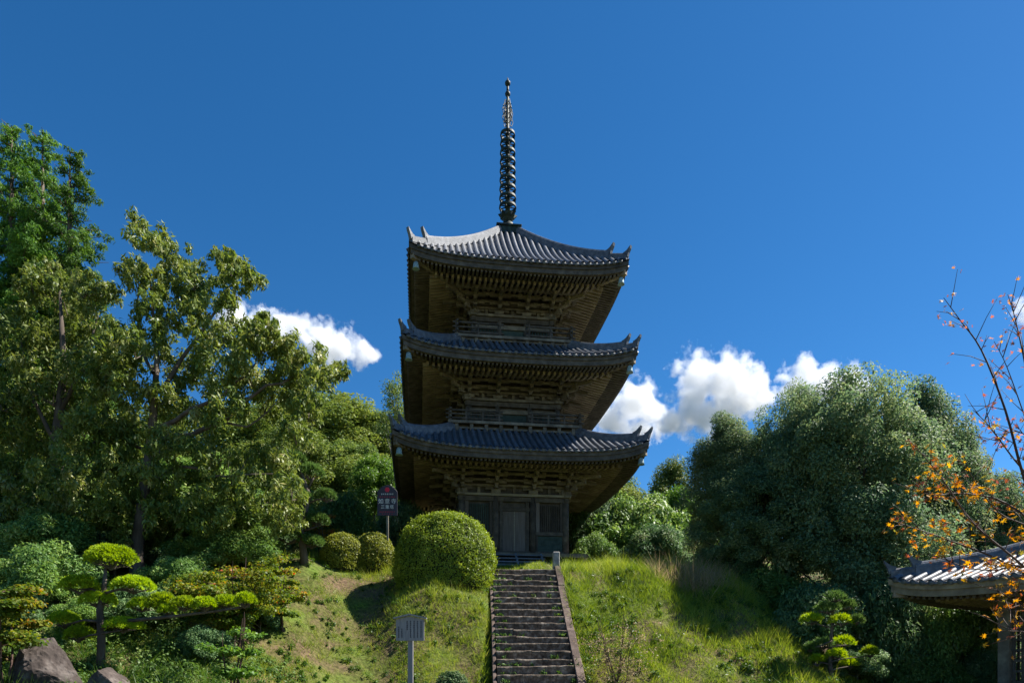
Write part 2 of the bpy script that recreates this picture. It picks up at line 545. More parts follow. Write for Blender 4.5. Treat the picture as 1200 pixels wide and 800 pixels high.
def build_roof(root, rs, body, spacing=.262, overhang_in=1.05, bell=True, apex=False, scale=1.0, eave_mat='wood'):
    """one tiled roof with its eaves; every solid is in the root's own space"""
    k_ = scale
    # pan surface: the roof part itself, four sloping faces
    mb = MB()
    NT, NU = 9, 24
    for m in ROT4:
        st = len(mb.v)
        rows = []
        for i in range(NT + 1):
            t = i / NT
            rows.append([rs.pt((2 * j / NU - 1) * rs.w(t), t, -.01) for j in range(NU + 1)])
        mb.grid(rows)
        mb.xf(m, st)
    roof = mb.build('roof', M['pan'], root, smooth=True)
    # round tile rows
    nrow = int((2 * rs.w0 - .3) / spacing)
    us = [(-(nrow - 1) / 2 + i) * spacing for i in range(nrow)]
    rest = MB()
    for u in us:
        m1 = MB()
        tile_row_mesh(m1, rs, u, .078 * k_)
        m1.build('tile_row', M['tile'], roof, smooth=True)
        for m in ROT4[1:]:
            st = len(rest.v)
            tile_row_mesh(rest, rs, u, .078 * k_)
            rest.xf(m, st)
    rest.build('tile_rows', M['tile'], roof, smooth=True, kind='stuff')
    # curved pan tile lips between the rows, along the eaves
    lips = MB()
    for m in ROT4:
        st = len(lips.v)
        for a, b in zip(us[:-1], us[1:]):
            rows = []
            for q in range(5):
                u = a + (b - a) * q / 4
                p = rs.pt(u, 0, -.045 - .03 * math.sin(math.pi * q / 4)) + Vector((0, -.045, 0))
                rows.append([p, p + Vector((0, 0, .05)), p + Vector((0, .25, .05))])
            lips.grid(rows)
        lips.xf(m, st)
    lips.build('pan_tile_lips', M['tile'], roof, smooth=True, kind='stuff')
    # hip ridges, each in two stages with upswept ends
    for q, m in enumerate(ROT4):
        def hip(t, dz=0.0):
            p = rs.pt(-rs.w(t), t, dz)
            return m @ p
        d = (m @ Vector((-1, -1, 0))).normalized()
        t_a, t_b = .16, .02
        top = 1.0 if apex else .96
        path = [hip(top + (t_a - top) * i / 10, .04) for i in range(11)]
        ridge_section(path, .26 * k_, .30 * k_).build('ridge', M['tile'], roof, smooth=False)
        end_ornament(path[-1] + Vector((0, 0, .10 * k_)), d, .40 * k_).build('ridge_end_tile', M['tile'], roof)
        path = [hip(t_a + (t_b - t_a) * i / 5, .02) for i in range(6)]
        ridge_section(path, .22 * k_, .20 * k_).build('ridge', M['tile'], roof)
        end_ornament(path[-1] + Vector((0, 0, .04 * k_)), d, .36 * k_).build('ridge_end_tile', M['tile'], roof)
    # ---- eaves
    def eave_z(u, y_in, dz):
        """height under the eaves at inset y_in from the edge"""
        q = min(abs(u) / rs.w0, 1.0)
        fl = rs.fl * (.25 * q ** 2 + .75 * q ** 5)
        return rs.z0 + fl * max(0, 1 - y_in / (rs.w0 - body)) ** 1.2 + dz
    w0 = rs.w0
    boards, boards2, soff, fly, base = MB(), MB(), MB(), MB(), MB()
    NB = 28
    flyl, basel = .95 * k_, w0 - body
    for m in ROT4:
        s1, s2, s3, s4, s5 = (len(b.v) for b in (boards, boards2, soff, fly, base))
        for bm_, yo, yi, za, zb in ((boards, .03, .20, -.05, -.215), (boards2, .08, .24, -.21, -.40)):
            rows = []
            for j in range(NB + 1):
                u = (2 * j / NB - 1)
                ua, ub = u * (w0 - yo), u * (w0 - yi)
                rows.append([Vector((ua, -(w0 - yo), eave_z(ua, yo, za))), Vector((ua, -(w0 - yo), eave_z(ua, yo, zb))),
                             Vector((ub, -(w0 - yi), eave_z(ub, yo, zb))), Vector((ub, -(w0 - yi), eave_z(ub, yo, za))), Vector((ua, -(w0 - yo), eave_z(ua, yo, za)))])
            bm_.grid(rows)
        # board soffit above the rafters
        rows = []
        for i in range(7):
            yi = .2 + (w0 - body - .1) * i / 6
            rows.append([Vector(((2 * j / NB - 1) * (w0 - yi), -(w0 - yi), eave_z((2 * j / NB - 1) * w0, yi, -.30 + .20 * yi + (.0 if yi < .9 else .05)))) for j in range(NB + 1)])
        soff.grid(rows)
        fs_ = .165 * k_
        nr = int(2 * w0 / fs_)
        for i in range(nr):
            u = (-(nr - 1) / 2 + i) * fs_
            if abs(u) > w0 - .22: continue
            yb = min(flyl + .25, w0 - abs(u))
            if yb > .3:
                fly.beam((u, -(w0 - .20), eave_z(u, .20, -.425)), (u, -(w0 - yb), eave_z(u, yb, -.39 + .13 * yb)), .08 * k_, .10 * k_)
        fs_ = .225 * k_
        nr = int(2 * w0 / fs_)
        for i in range(nr):
            u = (-(nr - 1) / 2 + i) * fs_
            ya, yb = flyl - .12, min(basel, w0 - abs(u))
            if yb > ya + .15:
                base.beam((u, -(w0 - ya), eave_z(u, ya, -.40)), (u, -(w0 - yb), eave_z(u, yb, -.40 + .22 * (yb - ya))), .095 * k_, .14 * k_)
        # beam that carries the flying rafters
        rows = []
        for j in range(NB + 1):
            u = (2 * j / NB - 1)
            ya, yb = flyl - .10, flyl + .03
            zt = -.40 + .13
            rows.append([Vector((u * (w0 - ya), -(w0 - ya), eave_z(u * w0, ya, zt))), Vector((u * (w0 - ya), -(w0 - ya), eave_z(u * w0, ya, zt - .12))),
                         Vector((u * (w0 - yb), -(w0 - yb), eave_z(u * w0, yb, zt - .12))), Vector((u * (w0 - yb), -(w0 - yb), eave_z(u * w0, yb, zt)))])
        boards.grid(rows)
        for b, st in ((boards, s1), (boards2, s2), (soff, s3), (fly, s4), (base, s5)):
            b.xf(m, st)
        # hip rafter
        hb = MB()
        pts = []
        for i in range(7):
            yi = .12 + (w0 - body - .1) * i / 6
            pts.append(Vector((-(w0 - yi), -(w0 - yi), eave_z(w0, yi, -.50 + .12 * yi))))
        for a, b in zip(pts[:-1], pts[1:]):
            hb.beam(a, b + (b - a) * .02, .17 * k_, .2 * k_)
        hb.xf(m)
        hb.build('hip_rafter', M['rafter'], roof)
        if bell:
            p = m @ Vector((-(w0 - .28), -(w0 - .28), eave_z(w0, .28, -.56)))
            mb2 = MB()
            mb2.tube([p + Vector((0, 0, .08)), p + Vector((0, 0, -.05))], .014, 6)
            mb2.lathe([(.03, p.z - .04), (.085, p.z - .06), (.105, p.z - .14), (.115, p.z - .25), (.145, p.z - .33), (.12, p.z - .325)], 14, (p.x, p.y))
            mb2.build('wind_bell', M['patina'], roof, smooth=True)
    boards.build('eave_board', M[eave_mat], roof)
    boards2.build('eave_board', M[eave_mat], roof)
    soff.build('soffit', M['wood'], roof)
    fly.build('flying_rafters', M['wood'], roof, kind='stuff')
    base.build('base_rafters', M['rafter'], roof, kind='stuff')
    return roof


def bracket_mesh(mb, H, reach, corner=False):
    """three-step bracket set: origin on the head of the column, outward is -Y"""
    k = H / .80
    a = .13
    st = reach / 3
    dirs = [0.0] if not corner else [0.0, -math.pi / 4, -math.pi / 2]
    for ang in dirs:
        s0 = len(mb.v)
        ln = 1.0 if abs(ang) != math.pi / 4 else 1.38
        mb.box(-.20, .20, -.20, .20, 0, .17 * k)
        z = .17 * k
        for tier in range(3):
            mb.box(-a / 2, a / 2, -(st * (tier + 1) * ln + .10), .15, z, z + .12 * k)
            yl = -st * (tier) * ln
            if abs(ang) != math.pi / 4:
                mb.box(-.44, .44, yl - .06, yl + .06, z + .004, z + .115 * k)
                for xx in (-.37, 0, .37):
                    mb.box(xx - .085, xx + .085, yl - .085, yl + .085, z + .122 * k, z + .20 * k)
            ye = -st * (tier + 1) * ln
            mb.box(-.09, .09, ye - .09, ye + .09, z + .122 * k, z + .205 * k)
            z += .205 * k
        # slanting tail rafter
        mb.beam((0, .1, z + .02 * k), (0, -(reach * ln + .35), z - .20 * k), .12, .13)
        if ang: mb.xf(Matrix.Rotation(ang, 4, 'Z'), s0)
    return mb


def build_storey(b, z_floor, z_head, z_purlin, first=False):
    """columns, walls, openings and bracket sets of one storey"""
    wall = MB().box(-b + .06, b - .06, -b + .06, b - .06, z_floor, z_purlin + .3)
    st = wall.build('storey', M['wood'], pagoda)
    xs_ = [-b, -b * .36, b * .36, b]
    cr = .15 if first else .12
    done = set()
    for m in ROT4:
        for x in xs_[:-1]:
            p = m @ Vector((x, -b, 0))
            MB().tube([(p.x, p.y, z_floor), (p.x, p.y, z_head - .12)], cr, 12).build('column', M['wood'], st, smooth=True)
    H = z_purlin - z_head
    reach = 1.02
    mid = bracket_mesh(MB(), H, reach).mesh('bracket_set')
    cor = bracket_mesh(MB(), H, reach, True).mesh('bracket_set')
    for q, m in enumerate(ROT4):
        for x, me in ((-b, cor), (-b * .36, mid), (b * .36, mid)):
            o = link('bracket_set', me, M['bracket'], st)
            p = m @ Vector((x, -b, z_head))
            o.location = p
            o.rotation_euler = (0, 0, q * math.pi / 2)
        # strut between the column heads
        for x in (-b * .68, 0, b * .68):
            sm = MB().box(x - .06, x + .06, -b - .05, -b + .08, z_head, z_head + H * .36)
            sm.box(x - .12, x + .12, -b - .12, -b + .06, z_head + H * .36, z_head + H * .46)
            sm.xf(m).build('strut', M['bracket'], st)
        # head plate, tie beams, wall beams between the brackets
        hp = MB().box(-b - .22, b + .22, -b - .17, -b + .1, z_head - .10 + .002 * q, z_head + .001 * q)
        hp.xf(m).build('head_plate', M['trim'] if first and q == 0 else M['bracket'], st)
        tb = MB().box(-b - .16, b + .16, -b - .115, -b + .05, z_head - .32 + .002 * q, z_head - .13 + .002 * q)
        tb.xf(m).build('tie_beam', M['wood'], st)
        for f, yo in ((.38, -.04), (.64, -.07)):
            wb = MB().box(-b - .3, b + .3, -b + yo - .05, -b + .05, z_head + H * f + .002 * q, z_head + H * f + .10)
            wb.xf(m).build('wall_beam', M['bracket'], st)
        for yo, f in ((reach / 3, .58), (reach * 2 / 3, .80)):
            wb = MB().box(-b - yo - .25, b + yo + .25, -b - yo - .045, -b - yo + .045, z_head + H * f + .003 * q, z_head + H * f + .09)
            wb.xf(m).build('step_beam', M['bracket'], st)
        pu = MB().box(-b - reach - .3, b + reach + .3, -b - reach - .08, -b - reach + .08, z_purlin - .04 + .003 * q, z_purlin + .12)
        pu.xf(m).build('purlin', M['bracket'], st)
    return st


def front_openings(st, b, z0, z1, first):
    """doors and windows on the face toward the steps (and the plain boards of the other faces)"""
    y = -b
    x1 = b * .36
    if first:
        zs = z0
        # double door
        MB().box(-.68, .68, y - .07, y + .02, zs, zs + .10).build('threshold', M['wood'], st)
        for sx in (-1, 1):
            MB().box(min(sx * .50, sx * .64), max(sx * .50, sx * .64), y - .06, y + .03, zs + .10, z1 - .14).build('door_post', M['wood'], st)
            lf = MB().box(min(sx * .012, sx * .50), max(sx * .012, sx * .50), y - .01, y + .04, zs + .10, zs + 1.82)
            for zz in (zs + .10, zs + .9, zs + 1.72):
                pass
            d = lf.build('door', M['door'], st, bevel=.006)
        MB().box(-.68, .68, y - .065, y + .02, zs + 1.82, zs + 1.96).build('lintel', M['wood'], st)
        mid = MB().box(-.018, .018, y - .026, y + .0, zs + .11, zs + 1.81)
        mid.build('door_bead', M['trim'], st)
        for sx in (-1, 1):
            xa, xb = (x1 + .13, b - .12) if sx > 0 else (-b + .12, -x1 - .13)
            MB().box(xa, xb, y - .085, y + .02, zs + .80, zs + .95).build('rail_beam', M['wood'], st)
            MB().box(xa, xb, y - .02, y + .05, zs + .1, zs + .78).build('lattice', M['lattice'], st)
            MB().box(xa, xa + .09, y - .05, y + .03, zs + .1, zs + .8).build('jamb', M['panel'], st)
            MB().box(xa, xa + .16, y - .045, y + .03, zs + .95, z1 - .2).build('jamb', M['door'], st)
            MB().box(xb - .12, xb, y - .05, y + .03, zs + .95, z1 - .2).build('jamb', M['panel'], st)
            n = 9
            for i in range(n):
                xx = xa + .20 + (xb - xa - .36) * (i + .5) / n
                MB().box(xx - .022, xx + .022, y - .035, y + .02, zs + .95, z1 - .34).build('lattice_bar', M['lattice'] if sx < 0 else M['panel'], st)
            for zz in (.25, .45, .65):
                MB().box(xa + .1, xb, y - .032, y + .02, zs + zz, zs + zz + .05).build('slat', M['lattice'], st)
        MB().box(-b - .14, b + .14, y - .10, y + .02, zs - .02, zs + .10).build('ground_beam', M['wood'], st)
    else:
        MB().box(-x1 + .12, x1 - .12, y - .01, y + .04, z0, z1 - .5).build('door', M['lattice'], st)
        MB().box(-b - .1, b + .1, y - .10, y + .02, z1 - .62, z1 - .45).build('rail_beam', M['bracket'], st)
        for sx in (-1, 1):
            xa, xb = (x1 + .1, b - .1) if sx > 0 else (-b + .1, -x1 - .1)
            for i in range(7):
                xx = xa + (xb - xa) * (i + .5) / 7
                MB().box(xx - .025, xx + .025, y - .03, y + .03, z0 + .2, z1 - .6).build('lattice_bar', M['lattice'], st)


def build_balcony(h, z0, z1, zr, gap):
    """z0..z1 the platform with its supports, zr the top of the rail"""
    pl = MB().box(-h, h, -h, h, z1 - .10, z1)
    bal = pl.build('balcony', M['wood'], pagoda)
    MB().box(-h + .28, h - .28, -h + .28, h - .28, z0 - .25, z1 - .11).build('skirt', M['wood'], bal)
    for q, m in enumerate(ROT4):
        MB().box(-h - .06, h + .06, -h - .05, -h + .06, z1 - .13 + .002 * q, z1 - .02 + .002 * q).xf(m).build('edge_beam', M['bracket'], bal)
        # short bracket arms under the platform
        for x in np.linspace(-h + .3, h - .3, 9):
            MB().box(x - .07, x + .07, -h + .02, -h + .4, z0 - .02, z1 - .135).xf(m).build('support_arm', M['bracket'], bal)
        MB().box(-h + .1, h - .1, -h + .06, -h + .16, z0 + .08, z0 + .16).xf(m).build('support_beam', M['bracket'], bal)
        segs = [(-h - .15, -gap), (gap, h + .15)] if q == 0 else [(-h - .15, h + .15)]
        for a, b in segs:
            for zz, t in ((z1 + .06, .07), ((z1 + zr) / 2 + .02, .05), (zr - .05, .07)):
                MB().box(a, b, -h + .02, -h + .02 + t, zz + .001 * q, zz + t).xf(m).build('rail', M['wood'], bal)
            n = max(2, int((b - a) / .75) + 1)
            for i in range(n):
                x = a + .15 + (b - a - .3) * i / (n - 1)
                MB().box(x - .035, x + .035, -h + .012, -h + .082, z1 - .02, zr + (.06 if i in (0, n - 1) else -.06)).xf(m).build('rail_post', M['wood'], bal)


# stone base, veranda and timber steps
found = MB()
found.box(-3.3, 3.3, -3.3, 3.3, -.6, .14)
fo = found.build('foundation', M['greystone'], pagoda, bevel=.03)
ver = MB().box(-3.05, 3.05, -3.05, 3.05, .50, .60).build('veranda', M['wood'], pagoda)
for m in ROT4:
    for x in np.linspace(-2.9, 2.9, 6)[:-1]:
        MB().box(x - .07, x + .07, -2.97, -2.83, .13, .505).xf(m).build('veranda_post', M['wood'], ver)
    MB().box(-3.08, 3.08, -3.08, -2.98, .44, .585).xf(m).build('edge_beam', M['bracket'], ver)
    MB().box(-2.95, 2.95, -2.60, -2.55, .13, .50).xf(m).build('skirt_board', M['panel'], ver)
sta = MB()
for sx in (-1.05, -.1, .98):
    sta.prism([(sx, -4.05, -.45), (sx, -3.95, -.02), (sx, -3.1, .56), (sx, -3.1, .0), (sx, -3.5, -.45)], (0, 0, 0), (.08, 0, 0))
stai = sta.build('stairs', M['steptimber'], pagoda)
for i, (yy, zz) in enumerate(((-3.16, .42), (-3.42, .24), (-3.68, .06), (-3.92, -.12))):
    MB().box(-1.12, 1.13, yy - .16, yy + .12, zz, zz + .055).build('tread', M['steptimber'], stai, bevel=.008)

B1, B2, B3 = 2.25, 1.94, 1.68
Z1 = .62
s1 = build_storey(B1, .60, 3.22, 4.02, True)
front_openings(s1, B1, .68, 3.12, True)
s2 = build_storey(B2, 5.7, 7.38, 8.02)
front_openings(s2, B2, 6.14, 7.38, False)
s3 = build_storey(B3, 9.4, 11.16, 11.80)
front_openings(s3, B3, 9.9, 11.16, False)
build_balcony(2.80, 5.72, 6.14, 6.58, .55)
build_balcony(2.50, 9.60, 9.91, 10.42, .48)
RS1 = RoofShape(5.10, 4.29, 2.55, 5.86, .60, .80)
RS2 = RoofShape(4.74, 8.22, 2.25, 9.74, .50, .80)
RS3 = RoofShape(4.46, 12.02, .42, 15.66, .42, .72)
for rs, b in ((RS1, B1), (RS2, B2), (RS3, B3)):
    build_roof(pagoda, rs, b, apex=(rs is RS3))

# ---- bronze spire
ZS = 15.62
fin = MB()
fin.box(-.52, .52, -.52, .52, ZS, ZS + .30)
fin.box(-.58, .58, -.58, .58, ZS + .30, ZS + .38)
finial = fin.build('spire', M['bronze'], pagoda, bevel=.01)
MB().tube([(0, 0, ZS + .3), (0, 0, ZS + 6.8)], [.12, .055], 12).build('mast', M['bronze'], finial, smooth=True)
z = ZS + .38
MB().lathe([(.33, z), (.35, z + .06), (.33, z + .2), (.26, z + .32), (.16, z + .40)], 20).build('bowl', M['bronze'], finial, smooth=True)
z += .40
lot = MB().lathe([(.16, z), (.22, z + .08), (.30, z + .22), (.34, z + .36), (.26, z + .34)], 16)
for k in range(8):
    t = 2 * math.pi * k / 8
    c, s = math.cos(t), math.sin(t)
    lot.add([(c * .26 - s * .11, s * .26 + c * .11, z + .15), (c * .26 + s * .11, s * .26 - c * .11, z + .15), (c * .46, s * .46, z + .34), (c * .28, s * .28, z + .42)],
            [(0, 1, 2), (0, 2, 3), (1, 3, 2), (0, 3, 1)])
lot.build('lotus_cup', M['bronze'], finial)
zr0 = ZS + 1.42
for i in range(9):
    zz = zr0 + i * .42
    r = .375 - .007 * i
    rg = MB()
    n = 28
    for k in range(n):
        t0, t1 = 2 * math.pi * k / n, 2 * math.pi * (k + 1) / n
        ring = []
        for t in (t0, t1):
            for rr, dz in ((r, 0), (r + .03, .02), (r + .015, .12), (r - .025, .13), (r - .03, .0)):
                ring.append((rr * math.cos(t), rr * math.sin(t), zz + dz))
        rg.add(ring, [(q, (q + 1) % 5, 5 + (q + 1) % 5, 5 + q) for q in range(5)])
    for k in range(8):
        t = 2 * math.pi * k / 8 + .2
        rg.beam((.08 * math.cos(t), .08 * math.sin(t), zz + .08), ((r) * math.cos(t), (r) * math.sin(t), zz + .08), .03, .045)
        rg.box((r + .01) * math.cos(t) - .016, (r + .01) * math.cos(t) + .016, (r + .01) * math.sin(t) - .016, (r + .01) * math.sin(t) + .016, zz - .09, zz + .01)
    rg.lathe([(.10, zz - .02), (.11, zz + .06), (.10, zz + .15)], 12)
    rg.build('ring', M['bronze'], finial)
# flame vanes
zf = ZS + 5.30
for k in range(4):
    fv = MB()
    for side in range(1):
        for (x0, z0_, x1_, z1_) in ((.05, .05, .22, .02), (.22, .02, .30, .22), (.30, .22, .24, .42), (.24, .42, .29, .62), (.29, .62, .21, .85), (.21, .85, .13, 1.12), (.13, 1.12, .06, 1.0),
                                    (.05, .25, .27, .30), (.05, .5, .25, .45), (.05, .72, .26, .66), (.05, .9, .18, .95), (.14, .05, .16, .9), (.1, .12, .27, .5), (.1, .4, .26, .82)):
            fv.beam((x0, 0, zf + z0_), (x1_, 0, zf + z1_), .022, .028, up=(0, 1, 0))
    fv.xf(Matrix.Rotation(k * math.pi / 2 + .5, 4, 'Z'))
    fv.build('flame_vane', M['bronze'], finial)
for zc, r in ((ZS + 6.72, .125), (ZS + 7.22, .13)):
    prof = [(.05, zc - r * 1.5)] + [(max(.01, r * math.cos(a)), zc + r * math.sin(a)) for a in np.linspace(-1.2, 1.2, 9)]
    if zc > ZS + 7: prof += [(.04, zc + r * 1.25), (.006, zc + r * 2.2)]
    MB().lathe(prof, 14).build('jewel', M['bronze'], finial, smooth=True)
MB().tube([(0, 0, ZS + 6.7), (0, 0, ZS + 7.15)], [.07, .05], 10).build('mast', M['bronze'], finial, smooth=True)

# ------------------------------------------------------------------ stone stairs
stair = empty('stone_staircase', (STAIR_X0, STAIR_Y0, -.3), STAIR_AZ)
tag(stair, 'steep weathered stone staircase climbing the grass slope to the pagoda', 'staircase')
for i in range(-5, 17):
    zt = (i + 1) * RISE
    y0 = i * RUN
    cut = rnd.uniform(-.55, .55)
    cuts = [-SW, cut, SW] if i % 3 else [-SW, cut - .35, cut + .5, SW]
    for a, b in zip(cuts[:-1], cuts[1:]):
        n = 9
        jit = rnd.uniform(-.022, .022)
        tilt = rnd.uniform(-.02, .02)
        mb = MB()
        prof = [(0.01, -.26), (-.012, -.05), (-.004, -.018), (.022, .0), (.34, .0), (.36, -.26)]
        rows = []
        for k in range(n + 1):
            x = a + .004 + (b - a - .008) * k / n
            rows.append([Vector((x, y0 + py + jit + .022 * mnoise.noise(Vector((x * 5, i * 3.1, pz * 9))), zt + pz + jit * .7 + tilt * (x - a) + .022 * mnoise.noise(Vector((x * 4 + 9, i * 2.7, py * 5))))) for py, pz in prof])
        mb.grid(rows)
        mb.f.append(tuple(range(5, -1, -1)))
        mb.f.append(tuple(range(n * 6, n * 6 + 6)))
        mb.build('stone', M['stone'], stair)
sl = RISE / RUN
for a, b, nm in ((SW + .01, SW + .25, 'kerb'), (-SW - .12, -SW - .01, 'kerb')):
    low = -.03 if a > 0 else -.16
    ya, yb, nk = -1.6, 16 * RUN + .25, 6
    for k in range(nk):
        p, q = ya + (yb - ya) * k / nk + .006, ya + (yb - ya) * (k + 1) / nk - .006
        j = rnd.uniform(-.015, .015)
        mb = MB().prism([(a + j, p, p * sl + .25 + low + j), (a + j, p, p * sl - .4), (a + j, q, q * sl - .4), (a + j, q, q * sl + .25 + low + j)], (0, 0, 0), (b - a, 0, 0))
        mb.build('kerb_stone', M['curb'], stair, bevel=.02)
pz = 17 * RISE
MB().box(SW - .02, SW + .22, 16 * RUN + .28, 16 * RUN + .52, pz - .4, pz + .68).build('newel_post', M['greystone'], stair, bevel=.025)

# ------------------------------------------------------------------ foliage tools
def unit(a):
    return a / np.maximum(np.linalg.norm(a, axis=-1, keepdims=True), 1e-9)


def leaf_arrays(c, nrm, d, L, Wd, fold=.15, rng=R):
    """folded lozenge leaves: centre, normal, direction, length, width"""
    N = len(c)
    L = np.broadcast_to(np.asarray(L, dtype=float), (N,))[:, None]
    Wd = np.broadcast_to(np.asarray(Wd, dtype=float), (N,))[:, None]
    d = unit(d)
    sd = unit(np.cross(nrm, d))
    n2 = np.cross(d, sd)
    v0 = c - d * L * .5
    v1 = c - d * L * .02 + sd * Wd * .5 + n2 * Wd * fold
    v2 = c + d * L * .5
    v3 = c - d * L * .02 - sd * Wd * .5 + n2 * Wd * fold
    V = np.stack([v0, v1, v2, v3], 1).reshape(-1, 3)
    F = np.arange(N * 4).reshape(-1, 4)
    return V, F


def leaf_mesh(name, c, nrm, d, L, Wd, tint, fold=.15):
    V, F = leaf_arrays(c, nrm, d, L, Wd, fold)
    return np_mesh(name, V, F, tint)


def rand_unit(n, rng=R):
    return unit(rng.normal(size=(n, 3)))


def clump_leaves(clumps, radii, per, rng, L, Wd, droop=.3, up=.5, hollow=.5, flat=.75):
    """leaves spread through leaf clumps; clump (M,3), radii (M,)"""
    Mn = len(clumps)
    per = np.broadcast_to(np.asarray(per), (Mn,)).astype(int)
    idx = np.repeat(np.arange(Mn), per)
    N = len(idx)
    u = rand_unit(N, rng)
    rr = rng.random(N) ** hollow
    off = u * (rr * radii[idx])[:, None]
    off[:, 2] *= flat
    c = clumps[idx] + off
    nrm = unit(u * .55 + np.array([0, 0, up]) + rng.normal(size=(N, 3)) * .45)
    d = unit(rng.normal(size=(N, 3)) + u * .5 + np.array([0, 0, -droop * 2]))
    d = unit(d - nrm * (d * nrm).sum(1, keepdims=True) * .8)
    l = L * rng.uniform(.5, 1.4, N)
    w = Wd * rng.uniform(.7, 1.25, N)
    ctint = rng.normal(0, .13, Mn)
    tint = np.clip(rng.normal(.45, .16, N) + ctint[idx], 0, 1)
    return c, nrm, d, l, w, tint


def limb(p0, p1, sag, r0, r1, mb, n=6, k=7, wig=.12):
    p0, p1 = Vector(p0), Vector(p1)
    pts, rad = [], []
    for i in range(k):
        t = i / (k - 1)
        p = p0.lerp(p1, t)
        p.z += sag * math.sin(math.pi * t)
        if 0 < i < k - 1:
            p += Vector((rnd.uniform(-wig, wig), rnd.uniform(-wig, wig), rnd.uniform(-wig, wig)))
        pts.append(p)
        rad.append(r0 + (r1 - r0) * t)
    mb.tube(pts, rad, n, cap=False)
    return pts


def broad_tree(name, base, top, rx, z_lo, mat, seed, n_clump=60, clump_r=.8, per=600, L=.12, Wd=.06, trunk_r=.2, bark='bark', droop=.3, dens_in=.35, limbs=14, ry=None, shape=.8, lean=(0, 0), hollow=.5, flat=.8, up=.5):
    """a tree at base with a crown from z_lo to top (heights above base)"""
    rng = np.random.default_rng(seed)
    ry = ry or rx
    hz = (top - z_lo) / 2
    cz = z_lo + hz
    n_in = int(n_clump * dens_in)
    u = rand_unit(n_clump, rng)
    u[:, 2] = np.where(u[:, 2] < -.5, -u[:, 2], u[:, 2])
    rad = np.concatenate([rng.uniform(.78, 1.07, n_clump - n_in), rng.uniform(.25, .75, n_in)])
    inner = clump_r * .8
    cl = u * rad[:, None]
    taper = 1.0 - (1 - shape) * np.clip(cl[:, 2], 0, 1)
    P = np.stack([cl[:, 0] * (rx - inner) * taper + lean[0] * (cl[:, 2] + 1) * .5, cl[:, 1] * (ry - inner) * taper + lean[1] * (cl[:, 2] + 1) * .5, cz + cl[:, 2] * (hz - inner * .6)], -1)
    cr = clump_r * rng.uniform(.5, 1.5, n_clump)
    c, nrm, d, l, w, tint = clump_leaves(P, cr, (per * (cr / clump_r) ** 2), rng, L, Wd, droop, up, hollow, flat)
    root = empty(name, base)
    mb = MB()
    tr_pts = [Vector((0, 0, -.3)), Vector((rng.normal(0, .05), rng.normal(0, .05), top * .2)), Vector((lean[0] * .3 + rng.normal(0, .12), lean[1] * .3 + rng.normal(0, .12), top * .5)), Vector((lean[0] * .7, lean[1] * .7, top * .82))]
    mb.tube(tr_pts, [trunk_r * 1.25, trunk_r, trunk_r * .65, trunk_r * .22], 9)
    for i in rng.choice(n_clump, min(limbs, n_clump), replace=False):
        p = Vector(P[i])
        t = max(.18, min(.75, (p.z / top) * .75 - .05))
        q = Vector((0, 0, 0))
        s = t * 3 / .82 if t < .82 else 3
        a = tr_pts[0].lerp(tr_pts[3], t)
        limb(a, p, .25, trunk_r * .38, trunk_r * .08, mb, 5, 5, .1)
    mb.build('trunk', M[bark], root, smooth=True)
    link('crown', leaf_mesh('crown', c, nrm, d, l, w, tint), M[mat], root)
    return root


def conifer(name, base, height, rad, mat, seed, n=52000, z0=.12, L=.18, Wd=.048, tips=1):
    rng = np.random.default_rng(seed)
    root = empty(name, base)
    mb = MB()
    mb.tube([(0, 0, -.3), (.05, 0, height * .35), (-.04, .04, height * .7), (0, 0, height * .99)], [height * .017, height * .013, height * .008, .02], 9)
    nb = int(height * 9)
    cs, rs_, per = [], [], []
    for i in range(nb):
        t = z0 + (1 - z0) * ((i + rng.random()) / nb)
        ln = rad * (1 - t) ** .66 * rng.uniform(.55, 1.12) + .22
        az = rng.uniform(0, 2 * math.pi)
        rise = .30 * ln * (.2 + t)
        p0 = Vector((0, 0, t * height))
        p1 = Vector((math.cos(az) * ln, math.sin(az) * ln, t * height + rise))
        limb(p0, p1, -.05 * ln, .045 * (1.2 - t) + .012, .008, mb, 4, 4, .03)
        m = max(2, int(ln / .33))
        for k in range(m):
            f = (k + 1) / m
            p = p0.lerp(p1, f * rng.uniform(.9, 1.02))
            w_ = .15 + .30 * (1 - abs(f - .6)) * min(1, ln / 2)
            cs.append([p.x + rng.normal(0, .16), p.y + rng.normal(0, .16), p.z - .05 + rng.normal(0, .08)])
            rs_.append(w_)
            per.append(w_ ** 1.6)
    cs = np.array(cs); rs_ = np.array(rs_); per = np.array(per)
    per = np.maximum(3, per / per.sum() * n)
    c, nrm, d, l, w, tint = clump_leaves(cs, rs_, per, rng, L, Wd, .6, .4, .5, .55)
    mb.build('trunk', M['bark'], root, smooth=True)
    link('crown', leaf_mesh('crown', c, nrm, d, l, w, tint), M[mat], root)
    return root


def dup_tree(src, loc, scale, rz, label, group=None):
    c = copy_tree(src)
    c.location = loc
    c.scale = scale if hasattr(scale, '__len__') else (scale,) * 3
    c.rotation_euler = (0, 0, rz)
    c['label'] = label
    return c


def ground_at(px, Y):
    x = (px - 600) / FPX * Y
    return Vector((x, Y, gz(x, Y)))


# ------------------------------------------------------------------ woods on the right and behind
# prototypes are grown at a height of 10 m and re-used at other sizes
def place(proto, first, px, top_py, width_px, Y, rz, label, cat='tree', group=None, sy=None):
    b = ground_at(px, Y)
    top = (HORIZON - top_py) / FPX * Y
    h = top - b.z
    sx = (width_px / FPX * Y) / (2 * PROTO_R[proto])
    o = first if first is not None else copy_tree(PROTO[proto])
    o.location = b
    o.scale = (sx, sy or sx, h / PROTO_H[proto])
    o.rotation_euler = (0, 0, rz)
    tag(o, label, cat, group)
    return o


